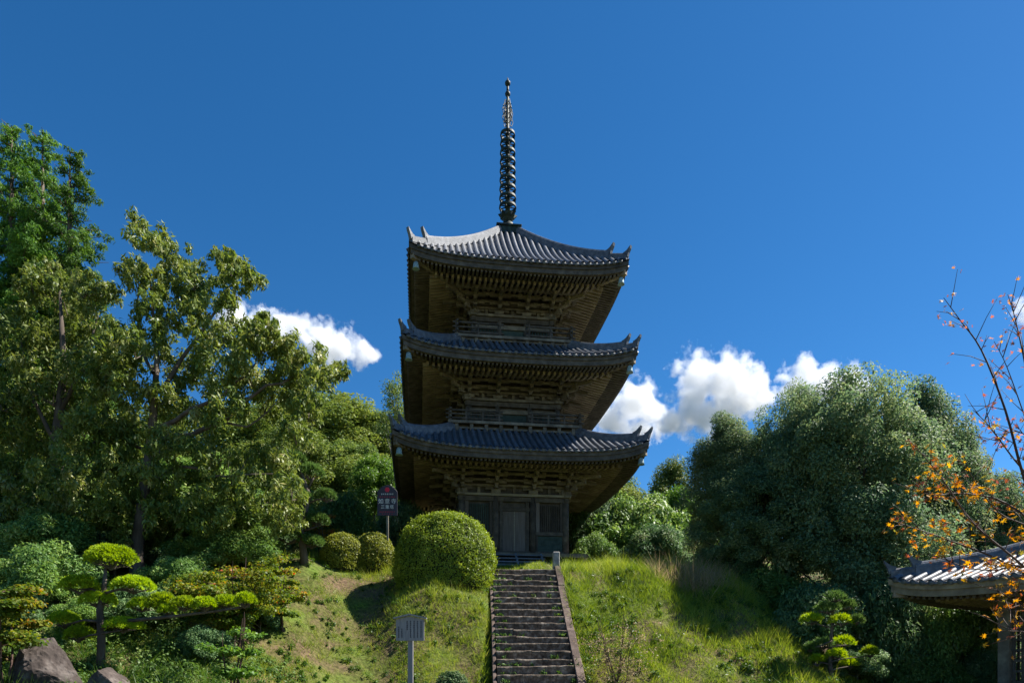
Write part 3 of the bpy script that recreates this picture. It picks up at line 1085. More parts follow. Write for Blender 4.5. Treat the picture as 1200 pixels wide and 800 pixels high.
PROTO, PROTO_R, PROTO_H, USED = {}, {}, {}, set()


def proto(key, rx, **kw):
    PROTO_H[key] = kw.pop('height', 10.0)
    PROTO[key] = broad_tree(kw.pop('name'), (0, 0, 0), PROTO_H[key], rx, **kw)
    PROTO_R[key] = rx


proto('ever_a', 3.6, name='evergreen_tree', z_lo=.3, mat='evergreen', seed=21, n_clump=260, clump_r=.58, per=330, L=.13, Wd=.065, limbs=16, trunk_r=.22, dens_in=.25, hollow=.30, droop=.1, up=.7)
proto('ever_b', 3.2, name='evergreen_tree', z_lo=.4, mat='evergreen', seed=22, n_clump=230, clump_r=.54, per=320, L=.13, Wd=.06, limbs=16, trunk_r=.2, dens_in=.25, hollow=.30, droop=.1, shape=.6, up=.7)
proto('wood_a', 3.4, name='woodland_tree', z_lo=.8, mat='forest', seed=23, n_clump=120, clump_r=.72, per=430, L=.17, Wd=.085, limbs=18, trunk_r=.2, dens_in=.3, hollow=.42)
proto('wood_b', 3.0, name='woodland_tree', z_lo=1.0, mat='forest', seed=24, n_clump=90, clump_r=.80, per=430, L=.17, Wd=.08, limbs=18, trunk_r=.18, dens_in=.3, shape=.55, hollow=.42)
proto('light', 3.2, name='broadleaf_tree', z_lo=.6, mat='lightleaf', seed=25, n_clump=80, clump_r=.8, per=380, L=.2, Wd=.1, limbs=14, trunk_r=.15, dens_in=.3, hollow=.45)
proto('shrub_a', 5.0, name='shrub', height=5.6, z_lo=-.6, mat='shrub', seed=26, n_clump=80, clump_r=1.15, per=400, L=.36, Wd=.16, limbs=20, trunk_r=.12, dens_in=.35, bark='palebark')
proto('under', 4.2, name='understory_tree', height=9.0, z_lo=-.3, mat='under', seed=28, n_clump=120, clump_r=.95, per=330, L=.34, Wd=.13, limbs=20, trunk_r=.14, dens_in=.3, droop=.5, hollow=.5)
proto('shrub_b', 5.0, name='shrub', height=5.6, z_lo=-.6, mat='under', seed=27, n_clump=80, clump_r=1.15, per=400, L=.36, Wd=.14, limbs=20, trunk_r=.12, dens_in=.35)


def put(key, px, top_py, width_px, Y, label, cat='tree', group=None, sy=None):
    first = None
    if key not in USED:
        USED.add(key)
        first = PROTO[key]
    return place(key, first, px, top_py, width_px, Y, rnd.uniform(0, 6.28), label, cat, group, sy)


GR = 'trees of the evergreen wood'
put('ever_b', 852, 488, 125, 28.5, 'dark evergreen tree beside the pale clouds at the end of the wood', group=GR)
put('ever_a', 930, 458, 140, 27.2, 'evergreen tree between the dark end tree and the broad dome tree', group=GR)
put('ever_a', 1005, 438, 215, 25.3, 'broad dome shaped evergreen tree, tallest of the wood', group=GR)
put('ever_b', 1080, 452, 150, 26.5, 'evergreen tree behind the bare twigs of the orange maple', group=GR)
put('ever_b', 1132, 505, 100, 26.2, 'narrow evergreen tree on the falling end of the wood', group=GR)
put('ever_a', 1170, 560, 120, 26, 'low evergreen tree sloping down behind the orange maple leaves', group=GR)
put('ever_b', 885, 545, 160, 26.8, 'blue green shaded evergreen tree rising from the shaded grass slope', group=GR)
put('ever_a', 1000, 572, 200, 25.4, 'shaded evergreen tree in front of the broad dome tree', group=GR)
put('ever_b', 1085, 582, 170, 26.2, 'shaded evergreen tree over the tiled pavilion roof', group=GR)
put('ever_a', 1180, 612, 150, 26.8, 'evergreen tree hidden partly by the pavilion roof ridge', group=GR)
GM = 'trees beside and behind the pagoda'
put('wood_a', 715, 556, 120, 44, 'woodland tree under the right eave of the lowest roof', group=GM)
put('wood_b', 790, 538, 90, 47, 'dark round topped tree under the low cloud', group=GM)
put('light', 800, 572, 90, 40, 'light yellow green tree beside the dark evergreen wood', group=GM)
put('shrub_b', 748, 582, 140, 37, 'bushy tree behind the tall grass crest right of the steps', group=GM)
put('shrub_a', 690, 584, 100, 38, 'leafy tree just past the corner of the pagoda veranda', group=GM)
put('wood_b', 838, 528, 60, 48, 'small tree showing in the gap beside the evergreen wood', group=GM)
GL = 'trees on the hill behind'
put('wood_a', 375, 456, 190, 58, 'round hilltop tree at the foot of the left cloud', group=GL)
put('wood_b', 440, 482, 110, 60, 'dark tree on the hill just left of the pagoda eaves', group=GL)
put('wood_a', 300, 470, 170, 52, 'hillside tree seen through the oak branches', group=GL)
put('wood_b', 340, 500, 150, 44, 'dark woodland tree below the hilltop tree', group=GL)
put('wood_a', 415, 515, 130, 46, 'mid green woodland tree behind the light green one', group=GL)
put('light', 440, 532, 75, 38, 'light green tree close to the eave of the lowest roof', group=GL)
put('wood_b', 480, 545, 90, 42, 'shadowed tree behind the lowest pagoda roof', group=GL)
put('wood_a', 540, 560, 120, 44, 'tree hidden behind the pagoda body', group=GL)
put('wood_b', 200, 480, 160, 46, 'woodland tree deep behind the oak', group=GL)
put('wood_a', 90, 470, 200, 42, 'woodland tree deep behind the leftmost oak', group=GL)
pale = broad_tree('slender_tree', ground_at(467, 52), (HORIZON - 436) / FPX * 52 - gz(-8.5, 52), 2.0, 6, 'forest', 31, n_clump=26, clump_r=.7, per=130, L=.2, Wd=.08, trunk_r=.14, bark='palebark', limbs=22, shape=.5)
tag(pale, 'slender thin leaved tree rising behind the middle roof', 'tree')

# ------------------------------------------------------------------ the left side trees
def oak(name, base, trunk_pts, rads, limbs_, clumps, label, seed, per=330, L=.18, Wd=.058, mat='oak'):
    rng = np.random.default_rng(seed)
    root = empty(name, base)
    mb = MB()
    B = Vector(base)
    mb.tube([Vector(p) - B for p in trunk_pts], rads, 10)
    for pts, r0, r1 in limbs_:
        q = []
        pts = [Vector(p) - B for p in pts]
        for a, b in zip(pts[:-1], pts[1:]):
            for k in range(3):
                q.append(a.lerp(b, k / 3) + Vector((rng.normal(0, .04), rng.normal(0, .04), rng.normal(0, .04))))
        q.append(pts[-1])
        mb.tube(q, list(np.linspace(r0, r1, len(q))), 7, cap=False)
    P = np.array([list(Vector(p) - B) for p, r in clumps])
    cr = np.array([r for p, r in clumps])
    # each clump breaks up into drooping sprays
    sub = np.repeat(np.arange(len(P)), 16)
    sp = P[sub] + rand_unit(len(sub), rng) * (cr[sub] * rng.random(len(sub)) ** .4)[:, None] * np.array([1, 1, .85])
    sr = cr[sub] * rng.uniform(.16, .34, len(sub))
    for i in rng.choice(len(sp), min(len(sp), 150), replace=False):
        j = sub[i]
        limb(Vector(P[j]) + Vector((0, 0, -.3)), Vector(sp[i]), .05, .016, .005, mb, 4, 3, .03)
    c, nrm, d, l, w, tint = clump_leaves(sp, sr, per / 16 * (sr / .18) ** 1.5 + 6, rng, L, Wd, .8, .3, .6, 1.15)
    mb.build('trunk', M['bark'], root, smooth=True)
    link('crown', leaf_mesh('crown', c, nrm, d, l, w, tint), M[mat], root)
    tag(root, label, 'tree')
    return root


def cl(list_, Y, spread=1.2, n=1):
    out = []
    for px, py, rp in list_:
        for k in range(n):
            yy = Y + rnd.uniform(-spread, spread)
            out.append((at(px + rnd.uniform(-.15, .15) * rp, py + rnd.uniform(-.15, .15) * rp, yy), rp / FPX * yy))
    return out


YO = 21.0
b0 = at(160, 652, YO); b0.z = gz(b0.x, b0.y)
fork = at(177, 520, YO)
crown1 = [(172, 278, 26), (165, 320, 26), (205, 305, 24), (225, 330, 28), (180, 365, 30), (270, 310, 18), (285, 325, 22), (262, 345, 24), (262, 300, 14), (240, 380, 32), (160, 405, 30),
          (200, 420, 36), (275, 395, 26), (305, 400, 26), (310, 385, 18), (250, 430, 36), (300, 440, 34), (335, 410, 28), (345, 440, 30), (365, 425, 24), (375, 440, 22), (398, 436, 12), (160, 450, 34),
          (205, 470, 36), (255, 480, 34), (310, 475, 30), (345, 465, 22), (140, 490, 32), (180, 560, 34), (230, 540, 36), (270, 555, 36), (320, 545, 34), (300, 585, 34), (340, 575, 26), (250, 600, 34), (130, 545, 34),
          (110, 590, 36), (145, 610, 30), (200, 600, 32), (350, 510, 22), (75, 560, 34), (60, 610, 34), (330, 610, 24), (100, 500, 32), (140, 395, 24), (132, 425, 26), (118, 455, 28), (150, 520, 30), (165, 585, 22), (190, 520, 24), (185, 610, 26), (285, 610, 26), (360, 480, 20), (225, 365, 24), (190, 335, 22)]
cl1 = cl(crown1, YO, 1.6, 2)
oak('oak_tree', b0, [b0 - Vector((0, 0, .4)), at(161, 640, YO), at(168, 580, YO), fork, at(181, 470, YO), at(184, 420, YO + .3), at(176, 330, YO + .2)], [.25, .185, .155, .14, .10, .075, .025],
    [([fork, at(200, 512, YO - .3), at(232, 506, YO - .5), at(262, 492, YO - .6), at(300, 460, YO - .6), at(345, 440, YO - .5), at(385, 436, YO)], .10, .02),
     ([at(178, 528, YO), at(190, 500, YO - .3), at(225, 480, YO - .7), at(262, 462, YO - .6), at(300, 425, YO - .5)], .10, .02),
     ([at(182, 465, YO), at(215, 420, YO + .5), at(245, 375, YO + .4), at(278, 325, YO + .3)], .08, .02),
     ([at(173, 525, YO), at(150, 520, YO + .3), at(120, 530, YO + .3), at(90, 555, YO)], .06, .015),
     ([at(181, 440, YO), at(160, 400, YO + .6), at(165, 330, YO + .4)], .06, .02),
     ([at(172, 560, YO), at(210, 545, YO - .8), at(270, 560, YO - 1), at(320, 555, YO - .9)], .06, .015),
     ([at(250, 496, YO - .55), at(290, 500, YO - 1), at(325, 470, YO - 1)], .045, .012)],
    cl1, 'tall oak with forked dark trunk and olive drooping leaves beside the clipped pine', 41, per=620)
YO2 = 22.5
b1 = at(70, 660, YO2); b1.z = gz(b1.x, b1.y)
crown2 = [(62, 322, 24), (40, 335, 24), (100, 335, 26), (125, 345, 18), (75, 360, 32), (115, 385, 28), (35, 380, 32), (70, 410, 36), (110, 430, 34), (25, 430, 36), (60, 460, 38), (100, 480, 36), (20, 490, 36), (55, 520, 38), (10, 545, 36), (90, 540, 34), (130, 440, 26), (30, 585, 36), (70, 600, 34), (5, 400, 30), (0, 470, 36)]
oak('oak_tree', b1, [b1 - Vector((0, 0, .4)), at(72, 600, YO2), at(66, 520, YO2), at(75, 430, YO2), at(70, 340, YO2)], [.26, .2, .17, .11, .03],
    [([at(66, 520, YO2), at(40, 470, YO2 - .4), at(25, 400, YO2)], .08, .02), ([at(70, 480, YO2), at(100, 430, YO2 - .3), at(115, 370, YO2)], .08, .02), ([at(68, 560, YO2), at(100, 530, YO2 - .5), at(125, 500, YO2)], .06, .015)],
    cl(crown2, YO2, 1.5, 2), 'olive leaved oak in front of the tall conifers', 42, per=560)

c1 = conifer('tall_conifer', ground_at(14, 28), (HORIZON - 147) / FPX * 28 - ground_at(14, 28).z, 3.8, 'conifer', 51, n=105000)
tag(c1, 'tallest dark green conifer, its tip highest above the oaks', 'tree')
c2 = conifer('tall_conifer', ground_at(50, 29), (HORIZON - 156) / FPX * 29 - ground_at(50, 29).z, 3.6, 'conifer', 52, n=90000)
tag(c2, 'tall dark conifer with two blunt tips behind the leftmost oak', 'tree')
c3 = conifer('tall_conifer', ground_at(82, 28), (HORIZON - 176) / FPX * 28 - ground_at(82, 28).z, 3.0, 'conifer', 53, n=66000)
tag(c3, 'dark conifer nearest the open sky, shorter than the conifers beside it', 'tree')

# understory on the left bank
GN = 'young trees under the oaks'
put('under', 235, 535, 150, 24.5, 'young broadleaf tree filling the space right of the oak trunk', group=GN)
put('under', 318, 548, 110, 27.0, 'young broadleaf tree left of the duller clipped pine', group=GN)
put('under', 110, 540, 150, 25.0, 'young broadleaf tree between the two oaks', group=GN)
put('under', 15, 540, 150, 24.0, 'young broadleaf tree under the tallest conifer', group=GN)
put('under', 275, 585, 110, 22.5, 'leafy young tree right behind the red topped maple', group=GN)
put('under', 60, 600, 120, 20.0, 'young broadleaf tree behind the large rock', group=GN)
GU = 'shrubs under the oaks'
put('shrub_b', 40, 560, 150, 25, 'shrub in the shade under the leftmost oak', 'shrub', GU)
put('shrub_a', 110, 590, 140, 24.5, 'glossy shrub behind the top pad of the clipped pine', 'shrub', GU)
put('shrub_b', 235, 590, 150, 24.5, 'dense green shrub right of the oak trunk', 'shrub', GU)
put('shrub_a', 300, 580, 130, 26, 'leafy shrub behind the reddening maple', 'shrub', GU)
put('shrub_b', 60, 640, 130, 18.5, 'dark shrub between the oaks and the large rock', 'shrub', GU)
put('shrub_a', 20, 690, 90, 17.5, 'weedy shrub behind the large rock', 'shrub', GU)
put('shrub_b', 215, 655, 100, 19, 'feathery green shrub above the long arm of the clipped pine', 'shrub', GU)
put('shrub_a', 165, 690, 110, 17.5, 'shaded shrub behind the trunk of the clipped pine', 'shrub', GU)
put('shrub_a', 240, 735, 70, 16.5, 'pale weedy shrub below the long pine arm', 'shrub', GU)
put('shrub_b', 20, 620, 170, 21.5, 'broad shrub filling the shade left of the oak trunk', 'shrub', GU)
put('shrub_a', 135, 625, 110, 21.8, 'low glossy shrub at the foot of the oak trunk', 'shrub', GU)
put('shrub_b', 265, 625, 130, 21.5, 'green shrub behind the red top of the young maple', 'shrub', GU)
put('shrub_b', 110, 700, 90, 16.8, 'dark low shrub behind the lower pads of the clipped pine', 'shrub', GU)
put('shrub_a', 305, 690, 60, 19.0, 'small weedy shrub beside the yellowing maple sapling', 'shrub', GU)
put('shrub_b', 400, 580, 90, 31, 'bright shrub behind the pair of round bushes', 'shrub', GU)
put('shrub_a', 470, 590, 80, 33, 'shrub in the dark beside the purple sign post', 'shrub', GU)
put('shrub_a', 500, 610, 60, 34, 'glossy shrub under the corner of the lowest eave', 'shrub', GU)
# undergrowth of the right bank
GV = 'undergrowth below the evergreen wood'
for i, (px, tp, w_, Yd, lb) in enumerate([
        (700, 628, 70, 34, 'shrub against the veranda corner of the pagoda'), (770, 620, 90, 33, 'shrub behind the reddish seed grass'), (850, 640, 90, 27, 'shrub at the top of the shaded grass slope'),
        (905, 668, 110, 25.5, 'dark shrub at the edge of the shaded grass'), (960, 690, 120, 22.6, 'dark shrub just behind the small tufted pine'), (1035, 688, 120, 22.8, 'dark shrub between the small pine and the pavilion'),
        (1085, 700, 120, 22.4, 'glossy shrub under the pavilion eave'), (1140, 705, 120, 23.2, 'shrub with pale sunlit leaves beside the pavilion post'), (1005, 760, 90, 21.5, 'low shaded shrub right of the small pine foot'),
        (1085, 765, 100, 21.5, 'low dark shrub below the pavilion eave'), (1150, 765, 90, 21.5, 'low shrub at the foot of the pavilion post')]):
    put('shrub_a' if i % 3 else 'shrub_b', px, tp, w_, Yd, lb, 'shrub', GV)

# ------------------------------------------------------------------ clipped bushes
def dome_bush(name, c, rx, ry, rz, mat, seed, n=42000, L=.06, Wd=.035, bump=.07):
    rng = np.random.default_rng(seed)
    root = empty(name, c)
    u = rand_unit(n, rng)
    u[:, 2] = np.where(u[:, 2] < -.72, -u[:, 2], u[:, 2])
    nz = np.array([mnoise.noise(Vector(p) * 7.0) * .6 + mnoise.noise(Vector(p) * 15.0) * .5 for p in u])
    low = np.array([mnoise.noise(Vector(p) * 2.1 + Vector((seed, 0, 0))) for p in u])
    rr = (1 + bump * nz + .085 * low) * (1 - .10 * rng.random(n) ** 2)
    hor = np.maximum(np.linalg.norm(u[:, :2], axis=1), 1e-6)
    wide = np.where(u[:, 2] < 0, np.minimum(1.0 / hor, 1.9) * (1 - .10 * u[:, 2] ** 2), 1.0)
    c_ = u * rr[:, None] * np.array([rx, ry, rz]) * np.stack([wide, wide, np.ones(n)], -1)
    nrm = unit(u / np.array([rx, ry, rz]) * rx + rng.normal(size=(n, 3)) * .5 + np.array([0, 0, .25]))
    d = unit(rng.normal(size=(n, 3)) + np.array([0, 0, .4]))
    stray = rng.random(n) < .035
    c_[stray] *= (1 + rng.random(stray.sum()) * .075)[:, None]
    tint = np.clip(rng.normal(.5, .2, n) + nz * .3 + .3 * low, 0, 1)
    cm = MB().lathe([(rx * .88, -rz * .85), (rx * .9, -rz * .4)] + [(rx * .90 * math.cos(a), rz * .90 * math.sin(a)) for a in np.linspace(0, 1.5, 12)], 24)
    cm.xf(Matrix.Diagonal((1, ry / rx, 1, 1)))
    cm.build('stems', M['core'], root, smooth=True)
    link('foliage', leaf_mesh('foliage', c_, nrm, d, L * rng.uniform(.7, 1.3, n), Wd * rng.uniform(.7, 1.3, n), tint, .1), M[mat], root)
    return root


p = at(521, 652, 23.7)
tag(dome_bush('clipped_bush', p, 1.70, 1.25, 1.52, 'azalea', 61, n=46000), 'largest clipped round bush, by the top of the stone steps', 'bush')
p = at(402, 650, 25.0)
tag(dome_bush('clipped_bush', p, .80, .80, .80, 'azalea2', 62, n=15000), 'small clipped bush, the one farther from the purple sign post', 'bush')
p = at(438, 650, 25.4)
tag(dome_bush('clipped_bush', p, .76, .76, .82, 'azalea2', 63, n=15000), 'small clipped bush right below the purple sign', 'bush')
p = at(530, 792, 19.0)
p.z = gz(p.x, p.y) + .05
tag(dome_bush('low_bush', p, .46, .4, .48, 'shrub', 64, n=5000, L=.07, Wd=.03, bump=.25), 'small dark low bush in the grass left of the steps', 'bush')

# ------------------------------------------------------------------ cloud-pruned pines
def needle_pad(name, c, rx, ry, rz, mat, parent, seed, tufts=260, per=13, L=.085, Wd=.016):
    """flat-bottomed dome of upright needle tufts; c is local to parent"""
    rng = np.random.default_rng(seed)
    rx, ry = rx * .80, ry * .80
    a = rng.uniform(0, 2 * np.pi, tufts)
    r = np.sqrt(rng.random(tufts))
    edge = 1 + .12 * np.sin(3 * a + seed) + .08 * np.sin(5 * a + 2 * seed)
    x, y = r * np.cos(a) * rx * edge, r * np.sin(a) * ry * edge
    z = rz * np.sqrt(np.clip(1 - r ** 2.4, 0, 1)) * rng.uniform(.72, 1.05, tufts) + rng.normal(0, .012, tufts)
    tp = np.stack([x, y, z], -1)
    out = unit(np.stack([x / rx * .75, y / ry * .75, np.full(tufts, .9)], -1))
    idx = np.repeat(np.arange(tufts), per)
    N = len(idx)
    d = unit(out[idx] + rng.normal(size=(N, 3)) * .42)
    l = L * rng.uniform(.7, 1.25, N)
    cc = tp[idx] + d * (l * .5)[:, None] + np.array(c)
    nrm = unit(np.cross(d, rng.normal(size=(N, 3))))
    tint = np.clip(rng.normal(.5, .18, N) + rng.normal(0, .12, tufts)[idx], 0, 1)
    o = link(name, leaf_mesh(name, cc, nrm, d, l, Wd, tint, 0), M[mat], parent)
    tw = MB()
    for i in range(26):
        aa = rng.uniform(0, 6.28); q = rng.uniform(.4, .95)
        e = Vector(c) + Vector((math.cos(aa) * rx * q, math.sin(aa) * ry * q, rz * .35 * rng.random()))
        tw.tube([Vector(c) + Vector((0, 0, -rz * .25)), (Vector(c) + e) / 2 + Vector((0, 0, -.01)), e], [.016, .010, .005], 4, cap=False)
    link('pad_twigs', tw.mesh('pad_twigs'), M['bark'], o)
    return o


YP = 15.2
pb = at(118, 765, YP)
pb.z = gz(pb.x, pb.y)
pine = empty('clipped_pine', pb)
tag(pine, 'cloud pruned pine with bright pads and one long horizontal arm above the rocks', 'tree')


def loc(px, py, Yd, o): return at(px, py, Yd) - Vector(o)


tk = MB()
tk.tube([Vector((0, 0, -.2)), loc(119, 745, YP, pb), loc(117, 715, YP, pb), loc(122, 690, YP, pb), loc(124, 665, YP, pb)], [.10, .085, .075, .055, .03], 9)
for pth, r0 in (([(119, 735), (140, 728), (200, 722), (250, 716), (292, 710)], .05), ([(122, 695), (108, 690), (92, 690)], .035), ([(122, 695), (140, 690), (157, 690)], .035), ([(118, 728), (98, 726), (76, 732)], .035), ([(118, 742), (105, 744), (92, 748)], .03), ([(119, 742), (130, 740), (143, 738)], .03)):
    pts = [loc(x, y, YP - .05, pb) for x, y in pth]
    tk.tube(pts, list(np.linspace(r0, r0 * .5, len(pts))), 7)
tk.build('trunk', M['bark'], pine, smooth=True)
for i, (px, py, wpx, hpx, tf) in enumerate([(130, 662, 66, 22, 420), (93, 692, 50, 16, 260), (157, 692, 57, 15, 280), (117, 709, 46, 17, 260), (76, 733, 42, 15, 190), (92, 749, 38, 14, 170), (144, 738, 50, 13, 240),
                                            (166, 714, 36, 12, 160), (190, 713, 40, 17, 220), (216, 713, 34, 12, 160), (240, 713, 34, 12, 160), (264, 711, 36, 12, 170), (287, 709, 28, 13, 130), (196, 719, 22, 9, 80)]):
    c = loc(px, py, YP + rnd.uniform(-.15, .15), pb)
    rx = wpx / 2 / FPX * YP
    needle_pad('needle_pad', c, rx, rx * (.85 if px < 160 else .7), hpx * .98 / FPX * YP, 'pine', pine, 70 + i, tufts=int(tf * 1.7), per=15, L=.08, Wd=.02)

YP2 = 23.4
pb2 = at(358, 650, YP2); pb2.z = gz(pb2.x, pb2.y)
pine2 = empty('clipped_pine', pb2)
tag(pine2, 'duller cloud pruned pine behind the pair of round bushes', 'tree')
tk = MB()
tk.tube([Vector((0, 0, -.2)), loc(352, 620, YP2, pb2), loc(362, 580, YP2, pb2), loc(350, 545, YP2, pb2)], [.15, .12, .09, .04], 8)
for pth in ([(360, 590), (372, 585), (382, 585)], [(360, 575), (366, 562), (368, 560)], [(354, 615), (340, 612), (330, 608)], [(355, 630), (345, 635), (335, 638)], [(354, 622), (368, 618), (372, 615)]):
    tk.tube([loc(x, y, YP2, pb2) for x, y in pth], [.05, .035, .02], 6)
tk.build('trunk', M['bark'], pine2, smooth=True)
for i, (px, py, wpx, hpx) in enumerate([(342, 542, 36, 11), (364, 560, 36, 15), (382, 586, 28, 11), (335, 560, 26, 10), (350, 585, 30, 10), (340, 608, 44, 12), (372, 614, 30, 10), (338, 634, 50, 12), (365, 640, 36, 10)]):
    rx = wpx / 2 / FPX * YP2
    needle_pad('needle_pad', loc(px, py, YP2 + rnd.uniform(-.3, .3), pb2), rx, rx * .8, hpx / FPX * YP2, 'pine2', pine2, 90 + i, tufts=240, per=13, L=.13, Wd=.026)

YP3 = 20.5
pb3 = at(975, 800, YP3); pb3.z = gz(pb3.x, pb3.y)
pine3 = empty('young_pine', pb3)
tag(pine3, 'small young pine with pale sunlit tufts below the shaded evergreens', 'tree')
tk = MB()
tk.tube([Vector((0, 0, -.2)), loc(973, 780, YP3, pb3), loc(974, 745, YP3, pb3), loc(977, 715, YP3, pb3), loc(978, 700, YP3, pb3)], [.07, .06, .05, .03, .015], 8)
for pth in ([(974, 735), (962, 732), (952, 729)], [(975, 733), (985, 730), (995, 730)], [(974, 758), (985, 756), (992, 755)], [(974, 775), (985, 772), (1000, 770), (1018, 768)], [(973, 778), (965, 776), (958, 774)], [(974, 785), (985, 782), (996, 780)], [(975, 750), (962, 756), (955, 758)]):
    tk.tube([loc(x, y, YP3 - .1, pb3) for x, y in pth], list(np.linspace(.025, .01, len(pth))), 5)
tk.build('trunk', M['bark'], pine3, smooth=True)
for i, (px, py, wpx, hpx, k) in enumerate([(978, 704, 24, 8, 1), (970, 717, 34, 8, 1), (992, 713, 22, 8, 1), (952, 730, 26, 8, 0), (986, 731, 26, 8, 0), (1004, 730, 12, 7, 1), (988, 756, 26, 8, 0), (965, 758, 26, 8, 1), (980, 771, 22, 8, 0), (1020, 768, 18, 8, 0), (958, 778, 16, 8, 0), (995, 781, 22, 8, 0), (950, 762, 12, 6, 1)]):
    rx = wpx / 2 / FPX * YP3
    needle_pad('needle_pad', loc(px, py, YP3 + rnd.uniform(-.3, .3), pb3), rx, rx * .8, hpx / FPX * YP3, 'pine2' if k else 'pine', pine3, 110 + i, tufts=70, per=16, L=.15, Wd=.022)

# ------------------------------------------------------------------ maples
def small_maple(name, base, h, r, seed, label, n=5200, L=.075, stems=4, mat='maplegreen', z_lo=.35, r0=.035):
    rng = np.random.default_rng(seed)
    root = empty(name, base)
    mb = MB()
    cs = []
    for k in range(stems):
        az = rng.uniform(0, 6.28)
        top = Vector((math.cos(az) * r * .5, math.sin(az) * r * .5, h * rng.uniform(.7, .95)))
        pts = limb(Vector((rng.normal(0, .05), rng.normal(0, .05), -.15)), top, .0, r0, .006, mb, 6, 7, .05)
        for j in range(9):
            t = rng.uniform(z_lo, 1)
            p0 = pts[min(6, int(t * 6))]
            a2 = rng.uniform(0, 6.28)
            ln = r * rng.uniform(.35, .8)
            p1 = p0 + Vector((math.cos(a2) * ln, math.sin(a2) * ln, ln * rng.uniform(-.05, .3)))
            limb(p0, p1, .05, r0 * .34, .0035, mb, 4, 4, .02)
            for f in (.5, .75, 1.0):
                cs.append(p0.lerp(p1, f))
    P = np.array([list(c) for c in cs])
    cr = np.full(len(P), .24) * rng.uniform(.6, 1.3, len(P)) * max(.8, r)
    per = n / len(P)
    c, nrm, d, l, w, tint = clump_leaves(P, cr, per, rng, L, L * .85, .25, .8, .6, .42)
    tint = np.clip(tint + (c[:, 2] / h - .6) * .35, 0, 1)
    mb.build('trunk', M['twig'], root, smooth=True)
    link('crown', leaf_mesh('crown', c, nrm, d, l, w, tint), M[mat], root)
    tag(root, label, 'tree')
    return root


b = ground_at(272, 17.5)
small_maple('maple_sapling', b, at(272, 640, 17.5).z - b.z, 1.45, 121, 'young maple turning red at its top behind the long pine arm', n=17000, z_lo=.45, stems=5)
b = ground_at(330, 19.5)
small_maple('maple_sapling', b, at(330, 655, 19.5).z - b.z, .95, 122, 'yellowing maple sapling at the edge of the bare soil', n=8500, z_lo=.4)
b = ground_at(272, 14.3)
small_maple('maple_sapling', b, at(272, 700, 14.3).z - b.z, .5, 123, 'thin green maple sapling standing in front of the pine arm end', n=4200, stems=4, mat='lightleaf', z_lo=.3)
b = ground_at(8, 13.5)
small_maple('maple_sapling', b, at(8, 655, 13.5).z - b.z, 1.0, 124, 'yellow green maple cut by the picture edge beside the large rock', n=11000, z_lo=.35)
b = ground_at(376, 27.5)
small_maple('maple_sapling', b, at(376, 590, 27.5).z - b.z, .8, 125, 'rusty red leaved shrub among the duller clipped pine pads', n=2600, mat='mapleorange', z_lo=.4)
b = ground_at(722, 18.9)
small_maple('sapling', b, at(722, 715, 18.9).z - b.z, 1.15, 126, 'thin half bare yellowish sapling in the lush grass right of the steps', n=1500, L=.05, stems=9, mat='drygrass', z_lo=.3, r0=.014)
b = ground_at(640, 17.9)

# ------------------------------------------------------------------ rocks
def rock(name, c, sx, sy, sz, seed, label):
    import bmesh
    bm = bmesh.new()
    bmesh.ops.create_icosphere(bm, subdivisions=5, radius=1.0)
    rr = random.Random(seed)
    cuts = [(Vector((rr.uniform(-1, 1), rr.uniform(-1, 1), rr.uniform(-.2, 1))).normalized(), rr.uniform(.55, .85)) for _ in range(9)]
    for v in bm.verts:
        p = v.co.copy()
        for nn, dd in cuts:
            ex = p.dot(nn) - dd
            if ex > 0: p -= nn * ex * .92
        p *= 1 + .06 * mnoise.noise(p * 2.2 + Vector((seed, 0, 0))) + .05 * mnoise.noise(p * 6) + .03 * mnoise.noise(p * 14)
        v.co = Vector((p.x * sx, p.y * sy, p.z * sz))
    me = bpy.data.meshes.new(name)
    bm.to_mesh(me); bm.free()
    o = link(name, me, M['rock'])
    o.location = c
    tag(o, label, 'rock', 'garden rocks')
    return o


p = ground_at(57, 14.0)
rock('rock', (p.x, p.y, at(57, 788, 14).z), .68, .55, .72, 5, 'large angular grey brown rock in the weeds below the clipped pine').rotation_euler = (0, .25, .3)
p = ground_at(124, 14.0)
rock('rock', (p.x, p.y, at(124, 805, 14).z), .46, .4, .5, 9, 'smaller flat topped rock beside the large rock')

# ------------------------------------------------------------------ notice boards
def text_mesh(body, size, mat, parent, loc_, name):
    cu = bpy.data.curves.new(name, 'FONT')
    cu.body = body
    cu.size = size
    cu.align_x = 'CENTER'
    cu.align_y = 'CENTER'
    cu.extrude = .002
    o = bpy.data.objects.new(name, cu)
    COL.objects.link(o)
    dg = bpy.context.evaluated_depsgraph_get()
    me = bpy.data.meshes.new_from_object(o.evaluated_get(dg))
    bpy.data.objects.remove(o)
    me.materials.clear()
    t = link(name, me, mat, parent)
    t.location = loc_
    t.rotation_euler = (math.radians(90), 0, 0)
    return t


def glyph_marks(mb, x, z, s, rr, y):
    """brush-stroke marks the size of one small character"""
    for k in range(3):
        zz = z + s * (.32 - .32 * k) + rr.uniform(-.04, .04) * s
        h = s * rr.uniform(.12, .20)
        w_ = s * rr.uniform(.25, .45)
        mb.box(x - w_, x + w_, y - .002, y + .004, zz - h / 2, zz + h / 2)
    xx = x + rr.uniform(-.15, .15) * s
    mb.box(xx - .08 * s, xx + .08 * s, y - .003, y + .004, z - .42 * s, z + .42 * s)


